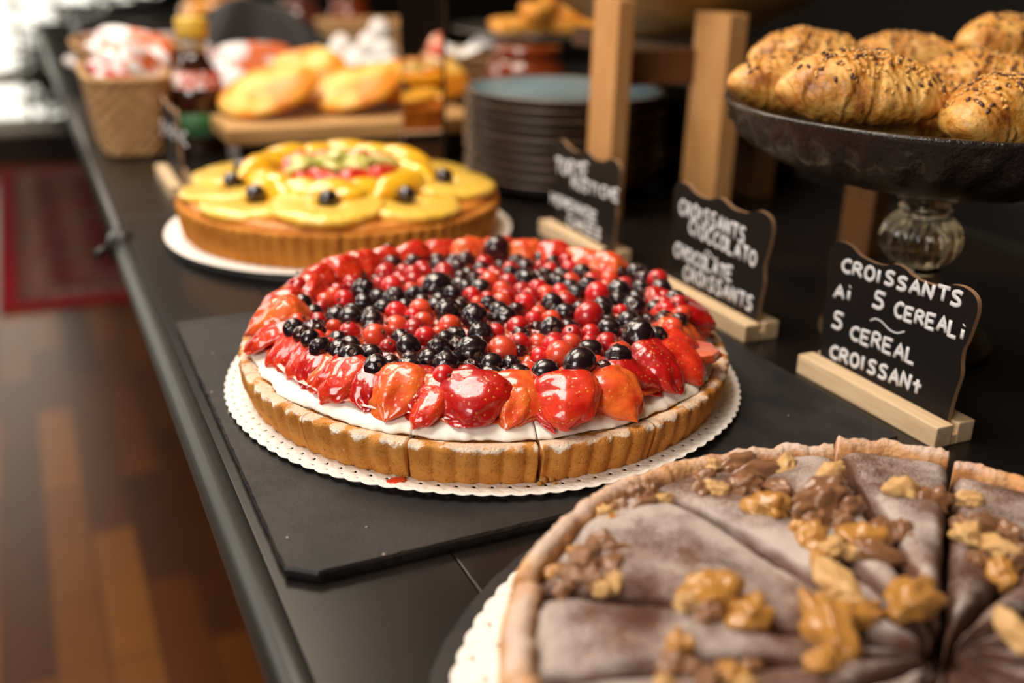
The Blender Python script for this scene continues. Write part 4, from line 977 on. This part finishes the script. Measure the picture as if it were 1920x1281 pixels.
# ------------------------------------------------------------------ baskets, sachets, bottle
def wick(t, v, col, h, p):
    return col, None
m_wick = M('woven_straw', (.42, .22, .085), .7, col2=(.60, .36, .16), ns=120, lo=.35, hi=.65)
m_wickd = M('dark_woven_straw', (.22, .12, .05), .7, col2=(.36, .20, .09), ns=120)
def basket(W, Dp, H, fl):
    n = 160; rows = 36; V = []; F = []
    def rect(t, w, d, z, off):
        a = 2*PI*t; c, s = math.cos(a), math.sin(a); k = (abs(c)**5+abs(s)**5)**(-1/5); return ((w/2+off)*c*k, (d/2+off)*s*k, z)
    for side in (0, 1):
        for j in range(rows+1):
            t = j/rows; w = W+(fl*t); d = Dp+(fl*t)
            for i in range(n):
                o = .0018*math.sin(2*PI*(i/8)+(PI if (j//3) % 2 else 0))*abs(math.sin(PI*j/3)) - (.004 if side else 0)
                V.append(rect(i/n, w, d, .003+H*t if not side else .004+H*t, o))
    for side in (0, 1):
        b = side*(rows+1)*n
        for j in range(rows):
            for i in range(n): k = (i+1) % n; F.append((b+j*n+i, b+j*n+k, b+(j+1)*n+k, b+(j+1)*n+i))
    b = (rows+1)*n
    for i in range(n): k = (i+1) % n; F.append((rows*n+i, rows*n+k, b+rows*n+k, b+rows*n+i))
    F.append(tuple(range(n))[::-1]); F.append(tuple(b+i for i in range(n)))
    rim = tubem([rect(i/80, W+fl, Dp+fl, H+.003, -.002) for i in range(81)], .0045, 8)
    return (V, F), rim
def put_basket(x, y, rz, W, Dp, H, fl, m, lab):
    r = thing('wicker_basket', lab, 'basket', (x, y, 0), rz); b_, rim = basket(W, Dp, H, fl)
    mesh('woven_body', *b_, m, r); mesh('basket_rim', *rim, m, r); return r
put_basket(.112, 1.345, 0, .070, .17, .088, .026, m_wick, 'tan woven straw basket at the left table edge, near, holding jam portions')
put_basket(.160, 1.82, .0, .13, .18, .075, .03, m_wick, 'tan woven straw basket farther along the left edge, full of sachets')
def redwhite(sc, th, a, b):
    def f(t, v, col, h, p):
        n1 = node(t, 'ShaderNodeTexVoronoi', {'Vector': v, 'Scale': sc}); return mix(t, ramp(t, n1.outputs[0], [(th, 0.0), (th+.08, 1.0)]), a, b), None
    return f
m_sr = M('red_printed_wrapper', (.6, .1, .1), .3, extra=redwhite(45, .42, (.55, .035, .04), (.80, .72, .74)), coat=.5)
m_sw = M('white_printed_wrapper', (.8, .8, .8), .3, extra=redwhite(38, .50, (.82, .78, .80), (.70, .16, .05)), coat=.5)
m_sp = M('pale_wrapper', (.85, .80, .75), .3, extra=redwhite(30, .55, (.84, .80, .80), (.85, .48, .22)), coat=.5)
def pill(v):
    x, y, z = v; f = lambda c: math.copysign(abs(c)**.55, c); e = (1-abs(x)**6)*(1-abs(y)**6) if max(abs(x), abs(y)) < 1 else 0
    return (f(x)*.042, f(y)*.030, z*.011+.002*nz(v, 2.5, 3))
SA = [Proto('sachet', *ico(4, pill), m) for m in (m_sr, m_sw, m_sp)]
rq = random.Random(21)
def sach(px, py, dep, k, rot, sc, lab, grp):
    P = atd(px, py, dep); o = SA[k].put('wrapped_sachet', None, tuple(P), rot, sc); tag(o, lab, 'sachet', grp); return P
for (px, py, dep, k, rot, sc, lab) in ((205, 82, 1.95, 0, (.3, .1, .2), 1.15, 'red wrapped sachet on top of the far basket, leftmost'), (292, 84, 1.90, 0, (.2, -.1, -.3), 1.35, 'red wrapped sachet on the far basket, just left of the bottle cap'),
        (175, 122, 1.72, 2, (.25, .1, .7), 1.1, 'pale sachet at the left end of the far basket'), (232, 118, 1.66, 2, (.3, 0, -.2), 1.1, 'pale and orange sachet in the middle of the far basket')):
    sach(px, py, dep, k, rot, sc, lab, 'sachets in the far basket')
for (x, y, z, k, rot, sc, lab) in ((.102, 1.305, .092, 0, (.5, .2, .4), .75, 'pink and red portion showing inside the near basket'), (.128, 1.37, .108, 1, (.9, .2, -.3), 1.15, 'white and red wrapped portion on the near basket, by the bottle'),
        (.100, 1.385, .100, 2, (.6, .4, 1.0), .8, 'pale portion in the middle of the near basket'), (.135, 1.32, .098, 1, (1.0, .5, .5), .8, 'red and white portion leaning on the right rim of the near basket')):
    o = SA[k].put('wrapped_sachet', None, (x, y, z), rot, sc); tag(o, lab, 'sachet', 'portions in the near basket')
for (px, py, dep, k, rot, sc, lab) in ((480, 128, 1.58, 1, (.9, 0, -.1), 1.5, 'large white and red packet behind the leftmost golden bread'), (400, 110, 1.62, 1, (1.0, .4, .9), .9, 'red and white packet behind the dark syrup bottle')):
    sach(px, py, dep, k, rot, sc, lab, 'packets behind the breads')
m_bottle = M('dark_brown_glass', (.035, .010, .005), .06, coat=1, crough=.03, spec=.7)
m_neck = M('pale_bottle_glass', (.52, .46, .36), .08, coat=.8)
m_cap = M('yellow_plastic_cap', (.72, .46, .06), .35)
m_green = M('green_label', (.03, .12, .03), .5, col2=(.10, .18, .12), ns=60, lo=.5, hi=.6)
m_orl = M('orange_red_label', (.40, .05, .015), .4, col2=(.75, .72, .74), ns=45, lo=.5, hi=.56)
bo = thing('syrup_bottle', 'dark brown syrup bottle with a yellow cap and green label, behind the fruit tart', 'bottle', (.190, 1.290, 0)); bo.scale = (1.1, 1.1, .93)
V, F = lathe([(0, 0), (.026, 0), (.029, .003), (.029, .070), (.027, .085), (.021, .103), (.0145, .117), (.0125, .126), (0, .126)], 64); mesh('bottle_body', V, F, m_bottle, bo)
V, F = lathe([(0, .1262), (.0127, .1262), (.0127, .1445), (0, .1445)], 48); mesh('bottle_neck', V, F, m_neck, bo)
V, F = lathe([(0, .1447), (.0165, .1447), (.0172, .147), (.0172, .166), (.016, .1685), (0, .169)], 48, lambda a, r, z: r*(1+.01*math.cos(30*a))); mesh('cap', V, F, m_cap, bo)
V, F = lathe([(.0293, .022), (.0296, .0222), (.0296, .052), (.0293, .0522)], 64); mesh('label', V, F, m_green, bo, )
V, F = lathe([(.0282, .083), (.0278, .0835), (.0225, .104), (.0215, .1038)], 64); mesh('neck_label', V, F, m_orl, bo)
# ------------------------------------------------------------------ farther things on the table
m_sugar = M('icing_sugar_coating', (.90, .86, .84), .6)
tr = box('dark_serving_tray', .42, .70, 1.62, 1.92, .0, .038, M('grey_metal_box2', (.05, .046, .044), .45), None, .002); tag(tr, 'dark block-shaped tray under the white sugared biscuits', 'tray')
EG = [(597, 112), (640, 88), (622, 112), (668, 110), (700, 128), (692, 84), (712, 58), (722, 98), (672, 128), (650, 128), (730, 128), (615, 138)]
PL_ = ['left end', 'upper left', 'lower left', 'centre', 'lower right', 'upper right', 'very top', 'right edge', 'bottom centre', 'bottom left', 'bottom right', 'lowest corner']
EGm = Proto('biscuit', *ico(3, lambda v: (v[0]*.019*(1+.1*nz(v, 2, 1)), v[1]*.018, v[2]*.022)), m_sugar)
for i, (px, py) in enumerate(EG):
    P = atd(px, py, 1.66+.10*(140-py)/80); o = EGm.put('sugared_biscuit', None, tuple(P), (rq.uniform(-.4, .4), rq.uniform(-.4, .4), 0), 1); tag(o, 'white sugar dusted biscuit at the %s of the heap' % PL_[i], 'biscuit', 'white sugared biscuits')
def drape(seed):
    V = []; F = []; n = 60
    for j in range(n+1):
        t = j/n
        for i in range(n+1):
            u = i/n*2-1; w = .075+.11*t; x = u*w; fold = .018*math.sin(u*7+1.2*t+seed)*(.4+t)
            y = .06*t*(1-abs(u)*.3)*-1+fold; z = .128*(1-t)**.85*(1-.16*u*u*(1-t)); V.append((x, y, max(.002, z+.004*math.cos(u*5+seed))))
    for j in range(n):
        for i in range(n): a = j*(n+1)+i; F.append((a, a+1, a+n+2, a+n+1))
    b = len(V)
    for (x, y, z) in V[:]: V.append((x, -y*.55+.035, z))
    for j in range(n):
        for i in range(n): a = b+j*(n+1)+i; F.append((a, a+n+1, a+n+2, a+1))
    for i in range(n): F.append((i, b+i, b+i+1, i+1))
    return V, F
m_cloth = M('black_cloth', (.018, .016, .018), .85, sheen=.4)
V, F = drape(.8); o = mesh('folded_napkin', V, F, m_cloth, loc=(.395, 1.99, 0), rot=(0, 0, -.12), scl=(1.05, 1, 1.05)); o.modifiers.new('s', 'SOLIDIFY').thickness = .002; tag(o, 'large black folded cloth standing up behind the golden breads', 'napkin')
put_basket(.665, 2.06, -.1, .20, .13, .085, .03, m_wick, 'straw basket behind the white sugared biscuits')
put_basket(.665, 1.61, -.35, .15, .12, .070, .05, m_wickd, 'brown straw basket with a white cloth, right of the metal column')
V = []; F = []; n = 40
for j in range(n+1):
    for i in range(n+1):
        x = (i/n*2-1)*.075; y = (j/n*2-1)*.055; V.append((x, y, .094+.020*noise.noise(Vector((x*30, y*30, 1)))-.9*max(0, abs(x)-.06)+.25*abs(x)))
for j in range(n):
    for i in range(n): a = j*(n+1)+i; F.append((a, a+1, a+n+2, a+n+1))
o = mesh('white_napkin', V, F, M('white_cloth', (.92, .89, .87), .8), loc=(.665, 1.61, -.018), rot=(0, 0, -.35)); o.modifiers.new('s', 'SOLIDIFY').thickness = .002; tag(o, 'white cloth lining the brown straw basket beside the metal column', 'napkin')
m_oj = M('orange_juice', (.75, .30, .02), .2, coat=1); m_jam = M('red_brown_jam', (.20, .034, .008), .12, coat=1); m_jam2 = M('brown_preserve', (.13, .035, .02), .15, coat=1)
m_lid = M('brushed_lid', (.45, .42, .38), .3, metal=.8)
def jar(name, lab, cat, x, y, R, H, m, lid=True, grp=None, z0=0):
    r = thing(name, lab, cat, (x, y, z0), 0, grp)
    V, F = lathe([(0, 0), (R*.9, 0), (R, .004), (R, H*.82), (R*.86, H*.93), (R*.80, H), (0, H)], 64); mesh('jar_body', V, F, m, r)
    V, F = lathe([(0, H+.0002), (R*.84, H+.0002), (R*.86, H+.003), (R*.86, H+.016), (R*.80, H+.018), (0, H+.018)], 48); mesh('lid', V, F, m_lid if lid else m, r)
P = at(405, 42, .05)
jar('juice_jug', 'orange juice jug at the top, behind the black cloth', 'jug', .42, 2.42, .085, .115, m_oj, False)
jar('preserve_jar', 'dark brown preserve jar at the top, left of the other one', 'jar', .60, 2.42, .05, .10, m_jam2, False, 'brown jars at the back'); jar('preserve_jar', 'reddish brown preserve jar at the top, right of its twin', 'jar', .72, 2.42, .05, .10, m_jam, False, 'brown jars at the back')
jar('jam_jar', 'wide jar of red-brown jam behind the plate stack', 'jar', .715, 1.46, .062, .082, m_jam, False)
# glass tray of golden pastry sticks, on its own foot
gt = thing('glass_tray', 'low glass tray on a foot, heaped with golden pastry sticks', 'tray', (.86, 1.66, 0))
V, F = lathe([(0, .098), (.14, .098), (.175, .104), (.178, .107), (.172, .1075), (.14, .102), (0, .102)], 96); mesh('tray_plate', V, F, M('grey_tinted_glass', (.16, .14, .12), .1, coat=1), gt)
V, F = lathe([(0, 0), (.05, 0), (.05, .004), (.014, .012), (.012, .088), (.03, .0978), (0, .0978)], 48); mesh('tray_foot', V, F, m_blackmet, gt)
m_puff = M('golden_puff_pastry', (.86, .46, .09), .5, col2=(.80, .32, .035), ns=40, coat=.3, crough=.3, sss=.1)
def stick(v):
    f = lambda c: math.copysign(abs(c)**.6, c); return (f(v[0])*.062*(1+.06*nz(v, 2, 1)), f(v[1])*.021*(1+.2*nz(v, 2, 2)), f(v[2])*.013*(1+.2*nz(v, 2, 5)))
ST = Proto('pastry', *ico(4, stick), m_puff)
sp = [(.775, 1.585, 0, .25), (.835, 1.60, 0, -.1), (.90, 1.60, 0, .3), (.80, 1.66, 0, .1), (.87, 1.67, 0, -.3), (.94, 1.66, 0, .2), (.805, 1.60, 1, .8), (.87, 1.62, 1, -.2), (.93, 1.62, 1, .4), (.84, 1.68, 1, .5), (.86, 1.63, 2, .1), (.965, 1.60, 0, -.5)]
NAMES = ['leftmost in the bottom layer', 'second from the left in the bottom layer', 'middle front of the bottom layer', 'back left of the bottom layer', 'back middle of the bottom layer', 'back right of the bottom layer', 'left one of the upper layer', 'middle one of the upper layer', 'right one of the upper layer', 'rear one of the upper layer', 'single one on top of the heap', 'rightmost, beside the wooden post']
for i, (x, y, l, a) in enumerate(sp):
    o = ST.put('pastry_stick', None, (.79+(x-.79)*1.35, y, .1145+.024*l), (rq.uniform(-.1, .1), 0, a), 1); tag(o, 'golden pastry stick on the glass tray, '+NAMES[i], 'pastry', 'golden pastry sticks on the glass tray')
# dark appliance at the far end of the table
cf = thing('black_food_warmer', 'long black lidded food warmer standing at the far end of the table', 'food warmer', (.30, 2.72, 0))
box('warmer_body', -.17, .17, -.16, .16, 0, .050, M('black_plastic', (.010, .010, .013), .4), cf, .01)
V, F = lathe([(0, .022), (.10, .018), (.15, .008), (.158, 0), (0, 0)], 60); mesh('lid', V, F, m_blackmet, cf, loc=(0, 0, .0502))
V, F = tubem([(-.03, 0, .070), (-.03, 0, .088), (.03, 0, .088), (.03, 0, .070)], .005, 8); mesh('handle', V, F, m_blackmet, cf)
# cream cloth and grey bar behind the cake stand
box_ = box('black_storage_box', .93, 1.35, .45, 1.9, FZ, .01, m_wall, None, .01); tag(box_, 'dark sideboard running behind the buffet table', 'sideboard')
V, F = tubem([(1.02, .60, .115), (1.02, 1.05, .115)], .010, 12); rb_ = thing('grey_rail', 'dull grey rail behind the croissants at the upper right', 'rail', (0, 0, 0))
mesh('bar', V, F, M('grey_rail_paint', (.16, .13, .11), .5), rb_)
for y in (.62, 1.03): V, F = tubem([(1.02, y, .0102), (1.02, y, .106)], .006, 10); mesh('support', V, F, m_blackmet, rb_)
